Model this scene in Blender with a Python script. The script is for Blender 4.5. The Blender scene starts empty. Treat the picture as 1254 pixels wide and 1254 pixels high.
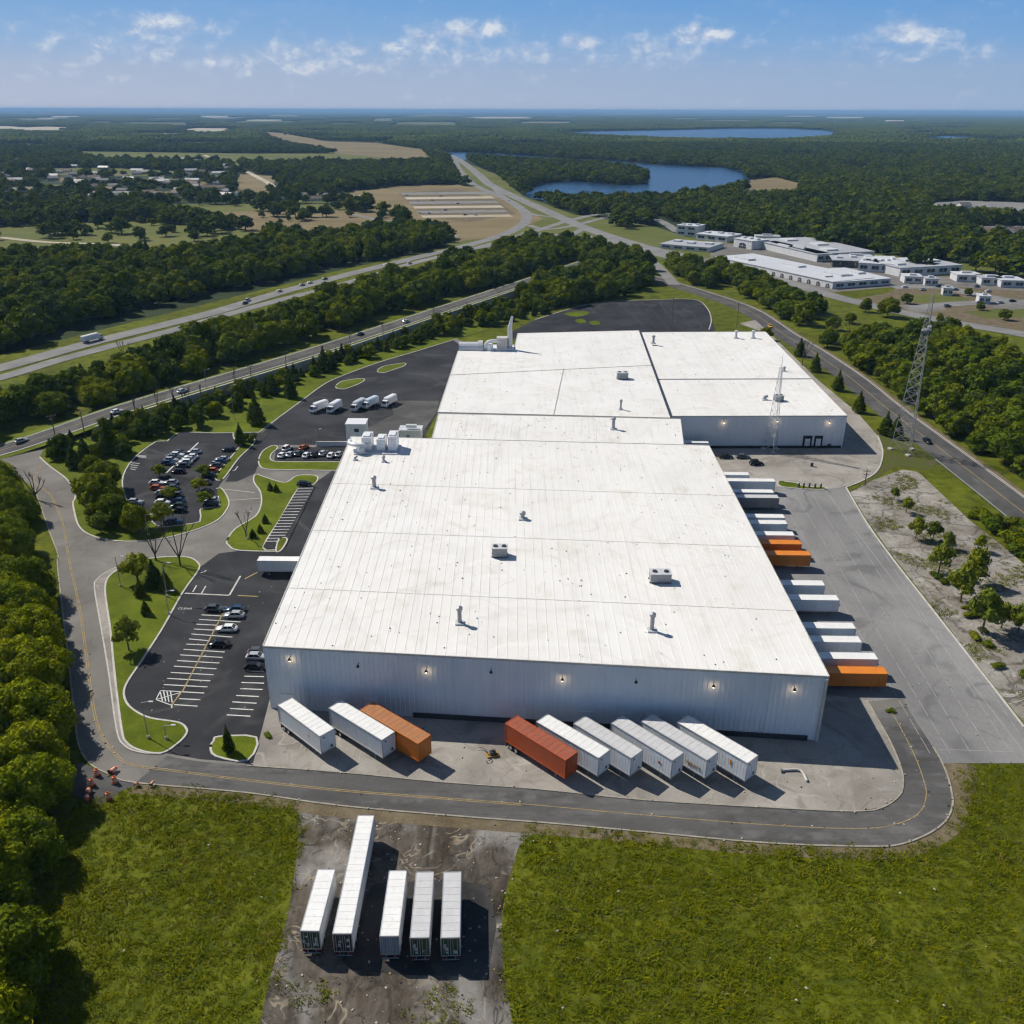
import bpy, math, random
import numpy as np
from mathutils import Vector, Matrix, Euler
random.seed(7)
RNG = np.random.default_rng(11)
sc = bpy.context.scene
COL = sc.collection
R = math.radians
# ------------------------------------------------------------------ camera
CAM_H, FPX, PW = 106.0, 1100.0, 1254.0
PITCH, ROLL = math.atan(492.5 / FPX), 0.0028
CR = (Euler((math.pi / 2 - PITCH, 0, 0)).to_matrix() @ Matrix.Rotation(ROLL, 3, 'Z'))
CN = np.array(CR)

def G(px, py, z=0.0):
    """ground point (at height z) that the photograph shows at pixel px, py"""
    d = CR @ Vector(((px - 627) / FPX, (627 - py) / FPX, -1))
    t = (z - CAM_H) / d.z
    return Vector((d.x * t, d.y * t, z))

def GX(p, z=0.0):
    v = G(p[0], p[1], z)
    return (v.x, v.y)

def GP(pts, z=0.0):
    return [GX(p, z) for p in pts]

def W2P(X, Y, Z=0.0):
    P = np.stack([X, Y, np.zeros_like(X) + Z - CAM_H], -1) @ CN
    return 627 + FPX * P[..., 0] / -P[..., 2], 627 - FPX * P[..., 1] / -P[..., 2]

cam_d = bpy.data.cameras.new('camera')
cam = bpy.data.objects.new('camera', cam_d)
COL.objects.link(cam)
cam.matrix_world = Matrix.Translation((0, 0, CAM_H)) @ CR.to_4x4()
cam_d.sensor_width = 36
cam_d.lens = 36 * FPX / PW
cam_d.clip_start = 1
cam_d.clip_end = 200000
sc.camera = cam

# ------------------------------------------------------------------ small tools
def tag(o, label=None, cat=None, group=None, kind=None):
    if label: o['label'] = label
    if cat: o['category'] = cat
    if group: o['group'] = group
    if kind: o['kind'] = kind
    return o

def thing(name, label, cat, loc=(0, 0, 0), rz=0.0, group=None):
    o = bpy.data.objects.new(name, None)
    o.empty_display_size = .5
    COL.objects.link(o)
    o.location = loc
    o.rotation_euler = (0, 0, rz)
    return tag(o, label, cat, group)

KIDS = {}
def adopt(o, parent):
    o.parent = parent
    KIDS.setdefault(parent.name, []).append(o)

def dup(o, parent=None):
    c = o.copy()
    COL.objects.link(c)
    if parent is not None:
        adopt(c, parent)
    for k in KIDS.get(o.name, []):
        dup(k, c)
    return c

def mesh_from(name, v, f, mats=(), mi=None, smooth=False):
    me = bpy.data.meshes.new(name)
    me.from_pydata([tuple(p) for p in v], [], [tuple(q) for q in f])
    for m in mats: me.materials.append(m)
    if mi is not None and len(mats) > 1:
        me.polygons.foreach_set('material_index', np.array(mi, dtype=np.int32))
    if smooth:
        me.polygons.foreach_set('use_smooth', np.ones(len(me.polygons), dtype=bool))
    me.update()
    return me

def mesh_np(name, V, F4, mats=(), mi=None, smooth=False):
    """quads / tris from numpy arrays, fast"""
    me = bpy.data.meshes.new(name)
    n = len(F4)
    k = F4.shape[1]
    me.vertices.add(len(V)); me.vertices.foreach_set('co', np.ascontiguousarray(V, dtype=np.float32).ravel())
    me.loops.add(n * k); me.loops.foreach_set('vertex_index', np.ascontiguousarray(F4, dtype=np.int32).ravel())
    me.polygons.add(n)
    me.polygons.foreach_set('loop_start', np.arange(0, n * k, k, dtype=np.int32))
    me.polygons.foreach_set('loop_total', np.full(n, k, dtype=np.int32))
    for m in mats: me.materials.append(m)
    if mi is not None: me.polygons.foreach_set('material_index', np.asarray(mi, dtype=np.int32))
    if smooth: me.polygons.foreach_set('use_smooth', np.ones(n, dtype=bool))
    me.update(calc_edges=True)
    me.validate()
    return me

def put(name, me, parent=None, loc=None):
    o = bpy.data.objects.new(name, me)
    COL.objects.link(o)
    if loc is not None: o.location = loc
    if parent is not None: adopt(o, parent)
    return o

class MB:
    def __init__(s): s.v, s.f, s.mi, s.m = [], [], [], 0
    def add(s, vs, fs):
        b = len(s.v); s.v += [tuple(p) for p in vs]
        for q in fs: s.f.append(tuple(i + b for i in q)); s.mi.append(s.m)
    def box(s, c, d, rz=0.0, tilt=None):
        x, y, z = d[0] / 2, d[1] / 2, d[2] / 2
        vs = [Vector((a * x, b * y, e * z)) for e in (-1, 1) for a, b in ((-1, -1), (1, -1), (1, 1), (-1, 1))]
        if tilt is not None: M = tilt
        else: M = Matrix.Rotation(rz, 3, 'Z')
        c = Vector(c)
        s.add([c + M @ p for p in vs], [(3, 2, 1, 0), (4, 5, 6, 7), (0, 1, 5, 4), (1, 2, 6, 5), (2, 3, 7, 6), (3, 0, 4, 7)])
        return s
    def bar(s, p0, p1, w, h=None):
        p0, p1 = Vector(p0), Vector(p1); d = p1 - p0; L = d.length
        if L < 1e-6: return s
        M = d.to_track_quat('X', 'Z').to_matrix()
        return s.box((p0 + p1) / 2, (L, w, h or w), tilt=M)
    def tube(s, p0, p1, r0, r1=None, n=8, caps=True):
        r1 = r0 if r1 is None else r1
        p0, p1 = Vector(p0), Vector(p1); d = p1 - p0
        M = d.to_track_quat('Z', 'Y').to_matrix()
        vs = []
        for p, r in ((p0, r0), (p1, r1)):
            for i in range(n):
                a = 2 * math.pi * i / n
                vs.append(p + M @ Vector((r * math.cos(a), r * math.sin(a), 0)))
        fs = [(i, (i + 1) % n, n + (i + 1) % n, n + i) for i in range(n)]
        if caps: fs += [tuple(range(n - 1, -1, -1)), tuple(range(n, 2 * n))]
        s.add(vs, fs); return s
    def prism(s, poly, z0, z1, top=True, bottom=False):
        n = len(poly)
        a = sum(poly[i][0] * poly[(i + 1) % n][1] - poly[(i + 1) % n][0] * poly[i][1] for i in range(n))
        if a < 0: poly = list(reversed(poly))
        vs = [(p[0], p[1], z0) for p in poly] + [(p[0], p[1], z1) for p in poly]
        fs = [(i, (i + 1) % n, n + (i + 1) % n, n + i) for i in range(n)]
        if top: fs.append(tuple(range(n, 2 * n)))
        if bottom: fs.append(tuple(range(n - 1, -1, -1)))
        s.add(vs, fs); return s
    def loft(s, rings, caps=True):
        n = len(rings[0]); vs = [p for r in rings for p in r]; fs = []
        for k in range(len(rings) - 1):
            for i in range(n):
                j = (i + 1) % n
                fs.append((k * n + i, k * n + j, (k + 1) * n + j, (k + 1) * n + i))
        if caps: fs += [tuple(range(n - 1, -1, -1)), tuple(range((len(rings) - 1) * n, len(rings) * n))]
        s.add(vs, fs); return s
    def build(s, name, mats, parent=None, smooth=False, loc=None):
        if not isinstance(mats, (list, tuple)): mats = [mats]
        return put(name, mesh_from(name, s.v, s.f, mats, s.mi, smooth), parent, loc)

def spline(pts, n=6, closed=False):
    P = [np.array(p, float) for p in pts]; out = []; m = len(P)
    for i in range(m if closed else m - 1):
        g = lambda k: P[k % m] if closed else P[min(max(k, 0), m - 1)]
        p0, p1, p2, p3 = g(i - 1), g(i), g(i + 1), g(i + 2)
        for k in range(n):
            t = k / n
            out.append(.5 * (2 * p1 + (p2 - p0) * t + (2 * p0 - 5 * p1 + 4 * p2 - p3) * t * t + (3 * p1 - p0 - 3 * p2 + p3) * t ** 3))
    if not closed: out.append(P[-1])
    return [tuple(p) for p in out]

def offset(path, d):
    """path moved d to its left"""
    P = np.array([p[:2] for p in path]); T = np.gradient(P, axis=0)
    T /= np.maximum(np.linalg.norm(T, axis=1), 1e-9)[:, None]
    return [tuple(p) for p in P + np.stack([-T[:, 1], T[:, 0]], 1) * d]

def strip_mb(left, right, zl, zr=None, mb=None):
    mb = mb or MB(); n = len(left)
    zl = [zl] * n if not hasattr(zl, '__len__') else zl
    zr = zl if zr is None else ([zr] * n if not hasattr(zr, '__len__') else zr)
    vs = [(left[i][0], left[i][1], zl[i]) for i in range(n)] + [(right[i][0], right[i][1], zr[i]) for i in range(n)]
    mb.add(vs, [(i, n + i, n + i + 1, i + 1) for i in range(n - 1)])
    return mb

def ribbon(name, path, w, z, m, kind='structure'):
    w = w if hasattr(w, '__len__') else (w / 2, -w / 2)
    o = strip_mb(offset(path, w[0]), offset(path, w[1]), z).build(name, m)
    return tag(o, kind=kind)

def sheet(name, poly, z, m, kind='structure'):
    n = len(poly)
    a = sum(poly[i][0] * poly[(i + 1) % n][1] - poly[(i + 1) % n][0] * poly[i][1] for i in range(n))
    if a < 0: poly = list(reversed(poly))
    o = put(name, mesh_from(name, [(p[0], p[1], z) for p in poly], [tuple(range(n))], [m]))
    return tag(o, kind=kind)

def pip(poly, X, Y):
    inside = np.zeros(X.shape, bool); n = len(poly)
    for i in range(n):
        x0, y0 = poly[i][:2]; x1, y1 = poly[(i + 1) % n][:2]
        c = (y0 > Y) != (y1 > Y)
        with np.errstate(divide='ignore', invalid='ignore'):
            inside ^= c & (X < (x1 - x0) * (Y - y0) / (y1 - y0 + 1e-12) + x0)
    return inside

# ------------------------------------------------------------------ materials
def newmat(name):
    m = bpy.data.materials.new(name); m.use_nodes = True
    nt = m.node_tree; nt.nodes.clear()
    out = nt.nodes.new('ShaderNodeOutputMaterial'); b = nt.nodes.new('ShaderNodeBsdfPrincipled')
    nt.links.new(b.outputs[0], out.inputs[0])
    return m, nt, b

def N(nt, t, **kw):
    n = nt.nodes.new(t)
    for k, v in kw.items():
        if k in n.inputs: n.inputs[k].default_value = v
        else: setattr(n, k, v)
    return n

def ramp(nt, fac, stops, interp='LINEAR'):
    r = nt.nodes.new('ShaderNodeValToRGB'); r.color_ramp.interpolation = interp
    e = r.color_ramp.elements
    while len(e) < len(stops): e.new(.5)
    for el, (p, c) in zip(e, stops):
        el.position = p
        el.color = (c, c, c, 1) if not hasattr(c, '__len__') else (*c, 1)
    nt.links.new(fac, r.inputs[0]); return r.outputs[0]

def mixc(nt, a, b, fac, mode='MIX'):
    m = nt.nodes.new('ShaderNodeMix'); m.data_type = 'RGBA'; m.blend_type = mode
    for s, v in ((m.inputs[0], fac), (m.inputs[6], a), (m.inputs[7], b)):
        if isinstance(v, bpy.types.NodeSocket): nt.links.new(v, s)
        elif hasattr(v, '__len__'): s.default_value = (*v, 1)
        else: s.default_value = v
    return m.outputs[2]

def coord(nt, world=True, scale=(1, 1, 1)):
    if world: o = nt.nodes.new('ShaderNodeNewGeometry').outputs['Position']
    else: o = nt.nodes.new('ShaderNodeTexCoord').outputs['Object']
    mp = nt.nodes.new('ShaderNodeMapping'); mp.inputs['Scale'].default_value = scale
    nt.links.new(o, mp.inputs[0]); return mp.outputs[0]

def noise(nt, vec, scale, detail=4, rough=.55, dist=0.0):
    n = N(nt, 'ShaderNodeTexNoise', Scale=scale, Detail=detail, Roughness=rough, Distortion=dist)
    nt.links.new(vec, n.inputs['Vector']); return n.outputs['Fac']

def bump(nt, b, h, strength=.3, dist=.1):
    n = N(nt, 'ShaderNodeBump', Strength=strength, Distance=dist)
    nt.links.new(h, n.inputs['Height']); nt.links.new(n.outputs[0], b.inputs['Normal'])

def ground_mat(name, stops, scale, fine=(.78, 1.2), fine_scale=2.5, rough=.9, bmp=.0, big=None, big_scale=.01, stretch=(1, 1, 1), cracks=None):
    m, nt, b = newmat(name)
    v = coord(nt, True, stretch)
    c = ramp(nt, noise(nt, v, scale, 6, .6, .4), stops)
    f = ramp(nt, noise(nt, v, fine_scale, 5, .7), [(.25, fine[0]), (.75, fine[1])])
    c = mixc(nt, c, f, 1.0, 'MULTIPLY')
    if big:
        g = ramp(nt, noise(nt, v, big_scale, 3, .5, .3), [(.35, big[0]), (.65, big[1])])
        c = mixc(nt, c, g, 1.0, 'MULTIPLY')
    if cracks:
        vo = N(nt, 'ShaderNodeTexVoronoi', Scale=cracks[0]); vo.feature = 'DISTANCE_TO_EDGE'
        mv = nt.nodes.new('ShaderNodeVectorMath'); mv.operation = 'ADD'
        nn = N(nt, 'ShaderNodeTexNoise', Scale=cracks[0] * 2, Detail=3)
        nt.links.new(v, nn.inputs['Vector']); 
        sm = nt.nodes.new('ShaderNodeVectorMath'); sm.operation = 'SCALE'; sm.inputs['Scale'].default_value = 1.2 / cracks[0] * .5
        nt.links.new(nn.outputs['Color'], sm.inputs[0])
        nt.links.new(v, mv.inputs[0]); nt.links.new(sm.outputs[0], mv.inputs[1]); nt.links.new(mv.outputs[0], vo.inputs['Vector'])
        k = ramp(nt, vo.outputs['Distance'], [(0, cracks[2]), (cracks[1], 1.0)])
        c = mixc(nt, c, k, 1.0, 'MULTIPLY')
    nt.links.new(c, b.inputs['Base Color']); b.inputs['Roughness'].default_value = rough
    b.inputs['Specular IOR Level'].default_value = .10
    if bmp: bump(nt, b, noise(nt, v, fine_scale, 5, .7), bmp, .3)
    return m

def plain(name, col, rough=.5, metal=0.0, var=.12, scale=.6, dirt=None, spec=.5):
    """paint-like material with a little wear in it, in object space"""
    m, nt, b = newmat(name)
    v = coord(nt, False)
    f = ramp(nt, noise(nt, v, scale, 5, .65), [(.3, 1 - var), (.7, 1 + var * .4)])
    c = mixc(nt, col, f, 1.0, 'MULTIPLY')
    if dirt:
        vz = coord(nt, False, (1.5, 1.5, .25))
        d = ramp(nt, noise(nt, vz, 1.3, 6, .7), [(.52, 0.0), (.75, .55)])
        c = mixc(nt, c, dirt, d)
    nt.links.new(c, b.inputs['Base Color'])
    b.inputs['Roughness'].default_value = rough; b.inputs['Metallic'].default_value = metal
    b.inputs['Specular IOR Level'].default_value = spec
    return m

def emit(name, col, strength):
    m, nt, b = newmat(name)
    b.inputs['Base Color'].default_value = (*col, 1)
    b.inputs['Emission Color'].default_value = (*col, 1); b.inputs['Emission Strength'].default_value = strength
    return m

def leaf_mat(name, c1, c2, hue_var=.25):
    m, nt, b = newmat(name)
    oi = nt.nodes.new('ShaderNodeObjectInfo')
    v = coord(nt, True)
    c = ramp(nt, noise(nt, v, .45, 4, .7), [(.3, c1), (.72, c2)])
    rnd = ramp(nt, oi.outputs['Random'], [(0, (1 - hue_var * 1.7, 1 - hue_var * 1.45, .9)), (.35, (1 - hue_var * .5, 1 - hue_var * .3, 1)), (.6, (1.05, 1, .9)), (.85, (1 + hue_var, 1 + hue_var * .6, .8)), (1, (1 + hue_var * 2.1, 1 + hue_var * 1.2, .75))])
    c = mixc(nt, c, rnd, 1.0, 'MULTIPLY')
    nt.links.new(c, b.inputs['Base Color'])
    b.inputs['Roughness'].default_value = .8; b.inputs['Specular IOR Level'].default_value = .03
    tr = nt.nodes.new('ShaderNodeBsdfTranslucent'); nt.links.new(c, tr.inputs['Color'])
    mx = nt.nodes.new('ShaderNodeMixShader'); mx.inputs[0].default_value = .22
    out = [n for n in nt.nodes if n.type == 'OUTPUT_MATERIAL'][0]
    nt.links.new(b.outputs[0], mx.inputs[1]); nt.links.new(tr.outputs[0], mx.inputs[2]); nt.links.new(mx.outputs[0], out.inputs[0])
    return m

# ------------------------------------------------------------------ render settings, sky, sun, haze
sc.render.engine = 'CYCLES'
sc.view_settings.view_transform = 'Standard'; sc.view_settings.look = 'None'
sc.view_settings.exposure = 0.0; sc.view_settings.gamma = 1.0
sc.cycles.use_denoising = True
try:
    sc.cycles.denoiser = 'OPENIMAGEDENOISE'; sc.cycles.denoising_prefilter = 'ACCURATE'
except Exception: pass
sc.cycles.max_bounces = 4; sc.cycles.diffuse_bounces = 2; sc.cycles.glossy_bounces = 2
sc.cycles.transmission_bounces = 2; sc.cycles.transparent_max_bounces = 4; sc.cycles.volume_bounces = 0
sc.cycles.caustics_reflective = False; sc.cycles.caustics_refractive = False
sc.cycles.use_adaptive_sampling = True; sc.cycles.adaptive_threshold = .04; sc.cycles.time_limit = 1000
sc.cycles.filter_width = 1.3

SUN_EL, SUN_AZ = R(45), R(-56)          # azimuth from +Y, positive towards +X
sdir = Vector((math.sin(SUN_AZ) * math.cos(SUN_EL), math.cos(SUN_AZ) * math.cos(SUN_EL), math.sin(SUN_EL)))
sun_d = bpy.data.lights.new('sun', 'SUN'); sun_d.energy = 5.0; sun_d.angle = R(.5); sun_d.color = (1, .935, .83)
sun = bpy.data.objects.new('sun', sun_d); COL.objects.link(sun)
sun.rotation_euler = sdir.to_track_quat('Z', 'Y').to_euler(); sun.location = (-200, 100, 300)

w = bpy.data.worlds.new('World'); sc.world = w; w.use_nodes = True
nt = w.node_tree; nt.nodes.clear()
out = nt.nodes.new('ShaderNodeOutputWorld')
sky = nt.nodes.new('ShaderNodeTexSky'); sky.sky_type = 'NISHITA'; sky.sun_disc = False
sky.sun_elevation = SUN_EL; sky.sun_rotation = SUN_AZ
sky.altitude = 300; sky.air_density = 1.0; sky.dust_density = .35; sky.ozone_density = 2.2
bg0 = N(nt, 'ShaderNodeBackground', Strength=.072); nt.links.new(sky.outputs[0], bg0.inputs['Color'])

def mth(op, a, b=None, c=None, clamp=False):
    n = nt.nodes.new('ShaderNodeMath'); n.operation = op; n.use_clamp = clamp
    for s, v in zip(n.inputs, (a, b, c)):
        if v is None: continue
        if isinstance(v, bpy.types.NodeSocket): nt.links.new(v, s)
        else: s.default_value = v
    return n.outputs[0]

tc = nt.nodes.new('ShaderNodeTexCoord'); sx = nt.nodes.new('ShaderNodeSeparateXYZ'); nt.links.new(tc.outputs['Generated'], sx.inputs[0])
az = mth('ARCTAN2', sx.outputs[0], sx.outputs[1]); el = mth('ARCSINE', sx.outputs[2])

# the clear lower sky: pale at the horizon, bluer a few degrees up and away from the sun
low = ramp(nt, mth('MULTIPLY', el, 4.0, clamp=True), [(0, (.400, .480, .635)), (.14, (.345, .455, .640)), (.24, (.240, .415, .680)), (.42, (.150, .350, .680)), (1, (.10, .26, .60))])
side_ = mth('ADD', .5, mth('MULTIPLY', az, -.8), clamp=True)
low = mixc(nt, low, mixc(nt, (.80, .91, .98), (1.22, 1.10, 1.03), side_), 1.0, 'MULTIPLY')
bgl = N(nt, 'ShaderNodeBackground', Strength=1.0); nt.links.new(low, bgl.inputs['Color'])
up = mth('MULTIPLY', mth('SUBTRACT', el, .14), 6.0, clamp=True)
mxs = nt.nodes.new('ShaderNodeMixShader'); nt.links.new(up, mxs.inputs[0]); nt.links.new(bgl.outputs[0], mxs.inputs[1]); nt.links.new(bg0.outputs[0], mxs.inputs[2])
bg = mxs

def az_el(px, py):
    d = (CR @ Vector(((px - 627) / FPX, (627 - py) / FPX, -1))).normalized()
    return math.atan2(d.x, d.y), math.asin(d.z)

CLOUDS = [  # centre of each puff as seen, half width, half height (pixels), weight
    (196, 30, 34, 13, .9), (172, 42, 40, 11, .7), (238, 34, 42, 14, .55), (142, 58, 42, 8, .6), (100, 78, 40, 7, .35),
    (266, 76, 32, 11, .7), (300, 78, 40, 9, .45), (352, 66, 38, 15, .9), (395, 60, 34, 13, .8), (430, 64, 30, 10, .7), (200, 82, 34, 9, .35),
    (520, 52, 36, 13, .9), (562, 42, 36, 14, 1.0), (600, 36, 22, 12, 1.0), (482, 60, 26, 10, .7), (625, 64, 24, 8, .5),
    (650, 60, 30, 12, .7), (716, 54, 30, 11, .85), (690, 66, 50, 8, .5), (790, 60, 34, 13, .8), (845, 46, 26, 13, 1.05), (872, 44, 26, 11, .9), (905, 56, 20, 8, .55),
    (1108, 42, 34, 13, 1.05), (1138, 44, 34, 10, .8), (1085, 50, 22, 7, .6), (1052, 58, 14, 4, .5), (1116, 73, 22, 5, .4), (1180, 70, 40, 4, .35), (1000, 76, 60, 5, .25),
    (560, 68, 170, 22, .50), (780, 66, 150, 20, .48), (340, 78, 190, 22, .50), (160, 58, 120, 28, .48), (1110, 60, 130, 18, .38), (950, 78, 120, 10, .30), (60, 92, 120, 12, .28)]
PXR = 1 / 1210.0     # radians per pixel near the horizon
total = None
for (px, py, sw, sh, wt) in CLOUDS:
    a0, e0 = az_el(px, py)
    dx = mth('MULTIPLY', mth('SUBTRACT', az, a0), 1 / (sw * PXR))
    dy = mth('MULTIPLY', mth('SUBTRACT', el, e0), 1 / (sh * PXR))
    dn = mth('MULTIPLY', mth('MINIMUM', dy, 0.0), .75)      # flatter underneath
    r2 = mth('ADD', mth('MULTIPLY', dx, dx), mth('ADD', mth('MULTIPLY', dy, dy), mth('MULTIPLY', dn, dn)))
    g = mth('MULTIPLY', mth('POWER', 2.718, mth('MULTIPLY', r2, -1.0)), wt)
    total = g if total is None else mth('MAXIMUM', total, g)

def cl_noise(da, de, scale, detail, rough, sv):
    cb = nt.nodes.new('ShaderNodeCombineXYZ')
    nt.links.new(mth('ADD', az, da), cb.inputs[0]); nt.links.new(mth('MULTIPLY', mth('ADD', el, de), sv), cb.inputs[1]); cb.inputs[2].default_value = 3.7
    n = N(nt, 'ShaderNodeTexNoise', Scale=scale, Detail=detail, Roughness=rough, Distortion=.25); nt.links.new(cb.outputs[0], n.inputs['Vector'])
    return n.outputs['Fac']
n1 = cl_noise(0, 0, 42, 9, .6, 1.5); n2 = cl_noise(-.006, .007, 42, 9, .6, 1.5)
nw = cl_noise(0, 0, 16, 8, .6, 4.0)
wisp = mth('MULTIPLY', mth('SUBTRACT', nw, .47), .5, clamp=True)
den = mth('ADD', mth('SUBTRACT', total, .34), mth('MULTIPLY', mth('SUBTRACT', n1, .5), 1.55))
mr = nt.nodes.new('ShaderNodeMapRange'); mr.interpolation_type = 'SMOOTHSTEP'
mr.inputs[1].default_value = -.30; mr.inputs[2].default_value = .70; mr.inputs[4].default_value = .85
nt.links.new(den, mr.inputs[0])
near_hor = mth('MULTIPLY', mth('SUBTRACT', el, .012), 40, clamp=True)
cover = mth('MAXIMUM', mr.outputs[0], mth('MULTIPLY', wisp, near_hor))
lit = mth('ADD', mth('MULTIPLY', mth('SUBTRACT', n1, n2), 2.6), mth('ADD', .42, mth('MULTIPLY', den, .45)), clamp=True)
ccol = ramp(nt, lit, [(0, (.34, .45, .65)), (.5, (.47, .56, .72)), (1, (.74, .77, .82))])
bgc = N(nt, 'ShaderNodeBackground', Strength=1.0); nt.links.new(ccol, bgc.inputs['Color'])
mx = nt.nodes.new('ShaderNodeMixShader'); nt.links.new(cover, mx.inputs[0]); nt.links.new(bg.outputs[0], mx.inputs[1]); nt.links.new(bgc.outputs[0], mx.inputs[2])
nt.links.new(mx.outputs[0], out.inputs[0])

def make_haze(density, col):
    m = bpy.data.materials.new('hazy_air'); m.use_nodes = True
    t = m.node_tree; t.nodes.clear()
    o = t.nodes.new('ShaderNodeOutputMaterial'); pv = t.nodes.new('ShaderNodeVolumePrincipled')
    pv.inputs['Color'].default_value = (*col, 1); pv.inputs['Density'].default_value = density
    pv.inputs['Anisotropy'].default_value = 0.0
    t.links.new(pv.outputs[0], o.inputs['Volume'])
    mb = MB().box((0, 29000, 58.5), (90000, 62000, 119)); h = mb.build('haze', m)
    return tag(h, kind='stuff')
make_haze(5.6e-5, (.36, .64, 1.0))
# ------------------------------------------------------------------ the materials of the place
GRASS = ground_mat('grass_soil', [(.3, (.050, .068, .004)), (.5, (.100, .118, .006)), (.72, (.150, .158, .012))], .22, (.55, 1.35), 1.6, big=(.8, 1.12), big_scale=.03, bmp=.6)
LAWN = ground_mat('lawn', [(.3, (.074, .104, .005)), (.55, (.115, .148, .007)), (.75, (.152, .170, .014))], .16, (.75, 1.2), 1.8, big=(.8, 1.1), big_scale=.05, bmp=.4)
FOREST_LAND = ground_mat('forest_land', [(.35, (.022, .036, .014)), (.6, (.034, .052, .018)), (.78, (.060, .070, .026))], .004, (.6, 1.3), .03, stretch=(.6, 1, 1))
ROAD = ground_mat('grey_asphalt', [(.3, (.150, .142, .130)), (.7, (.225, .212, .195))], .10, (.85, 1.12), 3, big=(.82, 1.08), big_scale=.03, cracks=(.045, .012, .86))
DARK = ground_mat('fresh_asphalt', [(.3, (.020, .021, .024)), (.7, (.040, .041, .045))], .09, (.8, 1.25), 3, rough=.8, big=(.8, 1.3), big_scale=.035)
TAR = ground_mat('worn_asphalt', [(.3, (.062, .062, .063)), (.7, (.115, .112, .108))], .12, (.85, 1.15), 3, big=(.85, 1.1), big_scale=.05)
HIGHWAY = ground_mat('highway_asphalt', [(.3, (.17, .17, .17)), (.7, (.26, .255, .245))], .06, (.9, 1.1), 1)
CONC = ground_mat('yard_concrete', [(.28, (.23, .21, .185)), (.5, (.335, .312, .28)), (.75, (.40, .375, .34))], .07, (.86, 1.1), 2.2, big=(.82, 1.06), big_scale=.03, cracks=(.06, .012, .80))
YARD = ground_mat('yard_asphalt', [(.3, (.195, .193, .192)), (.7, (.305, .302, .296))], .05, (.84, 1.12), 2.5, big=(.74, 1.10), big_scale=.02, stretch=(1, .45, 1), cracks=(.05, .010, .86))
DEAD = ground_mat('broken_concrete', [(.30, (.10, .088, .062)), (.42, (.27, .245, .21)), (.7, (.37, .35, .32))], .11, (.75, 1.12), 1.6, big=(.72, 1.08), big_scale=.05, cracks=(.11, .05, .45))
DIRT = ground_mat('gravel_dirt', [(.28, (.030, .027, .024)), (.42, (.088, .072, .055)), (.58, (.135, .118, .10)), (.75, (.25, .235, .215))], .11, (.6, 1.25), 1.3, big=(.7, 1.15), big_scale=.06, bmp=.5, stretch=(1, .55, 1), cracks=(.13, .06, .6))
PAD = ground_mat('old_asphalt_shaded', [(.3, (.028, .029, .031)), (.55, (.055, .053, .051)), (.75, (.10, .09, .078))], .16, (.7, 1.25), 1.5, big=(.8, 1.2), big_scale=.08)  # old asphalt tone, kept dark mostly for the shadow by the trailers
SOIL = ground_mat('bare_soil', [(.3, (.11, .085, .05)), (.7, (.20, .165, .105))], .25, (.7, 1.2), 1.5)
TAN = ground_mat('dry_field', [(.3, (.16, .125, .062)), (.7, (.25, .20, .11))], .012, (.85, 1.12), .1, stretch=(.3, 1, 1))
HAY = ground_mat('pasture', [(.3, (.085, .105, .022)), (.7, (.15, .155, .042))], .012, (.85, 1.12), .1, stretch=(.4, 1, 1))
SAND = ground_mat('pale_sand', [(.3, (.36, .31, .23)), (.7, (.50, .45, .36))], .008, (.9, 1.1), .1)
KERB2 = ground_mat('stained_kerb', [(.3, (.26, .235, .19)), (.7, (.40, .37, .31))], .6, (.8, 1.15), 3)
KERB = ground_mat('kerb_concrete', [(.3, (.42, .40, .37)), (.7, (.58, .56, .52))], .5, (.85, 1.1), 3)
WHITE_LINE = ground_mat('white_line_paint', [(.3, (.50, .50, .49)), (.6, (.72, .72, .70))], .8, (.7, 1.1), 4)
YELLOW_LINE = ground_mat('yellow_line_paint', [(.3, (.24, .19, .10)), (.6, (.40, .30, .14))], .6, (.7, 1.1), 4)
def add_tracks(m, scale, dist, width, col, fac, world_scale=(1, 1, 1)):
    t = m.node_tree; b = [n for n in t.nodes if n.type == 'BSDF_PRINCIPLED'][0]
    src = b.inputs['Base Color'].links[0].from_socket
    nz = noise(t, coord(t, True, world_scale), scale, 2, .5, dist)
    k = ramp(t, nz, [(.5 - width * 2, 0.0), (.5 - width * .5, fac), (.5 + width * .5, fac), (.5 + width * 2, 0.0)])
    brk = ramp(t, noise(t, coord(t, True), scale * 1.7, 3), [(.45, 0.0), (.6, 1.0)])
    mk = mixc(t, k, brk, 1.0, 'MULTIPLY')
    t.links.new(mixc(t, src, col, mk), b.inputs['Base Color'])
add_tracks(DIRT, .10, 2.2, .012, (.33, .28, .20), .75); add_tracks(DIRT, .05, 1.2, .03, (.30, .29, .275), .6, (1, .35, 1)); add_tracks(DIRT, .16, 2.8, .02, (.03, .027, .022), .7)
add_tracks(DEAD, .09, 2.0, .012, (.46, .43, .38), .7); add_tracks(DEAD, .12, 2.0, .025, (.10, .085, .05), .6)
add_tracks(CONC, .07, .9, .03, (.17, .155, .135), .55); add_tracks(YARD, .05, .7, .02, (.12, .12, .12), .6); add_tracks(CONC, .03, 2.5, .006, (.20, .185, .165), .5); add_tracks(CONC, .05, 2.5, .006, (.46, .44, .40), .5)
add_tracks(TAR, .04, .6, .03, (.16, .157, .15), .5, (1, .25, 1)); add_tracks(DARK, .03, 1.2, .02, (.075, .075, .076), .55); add_tracks(YARD, .03, .8, .03, (.17, .17, .17), .5, (1, .3, 1))
m, nt_, b = newmat('lake_water')
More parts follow.
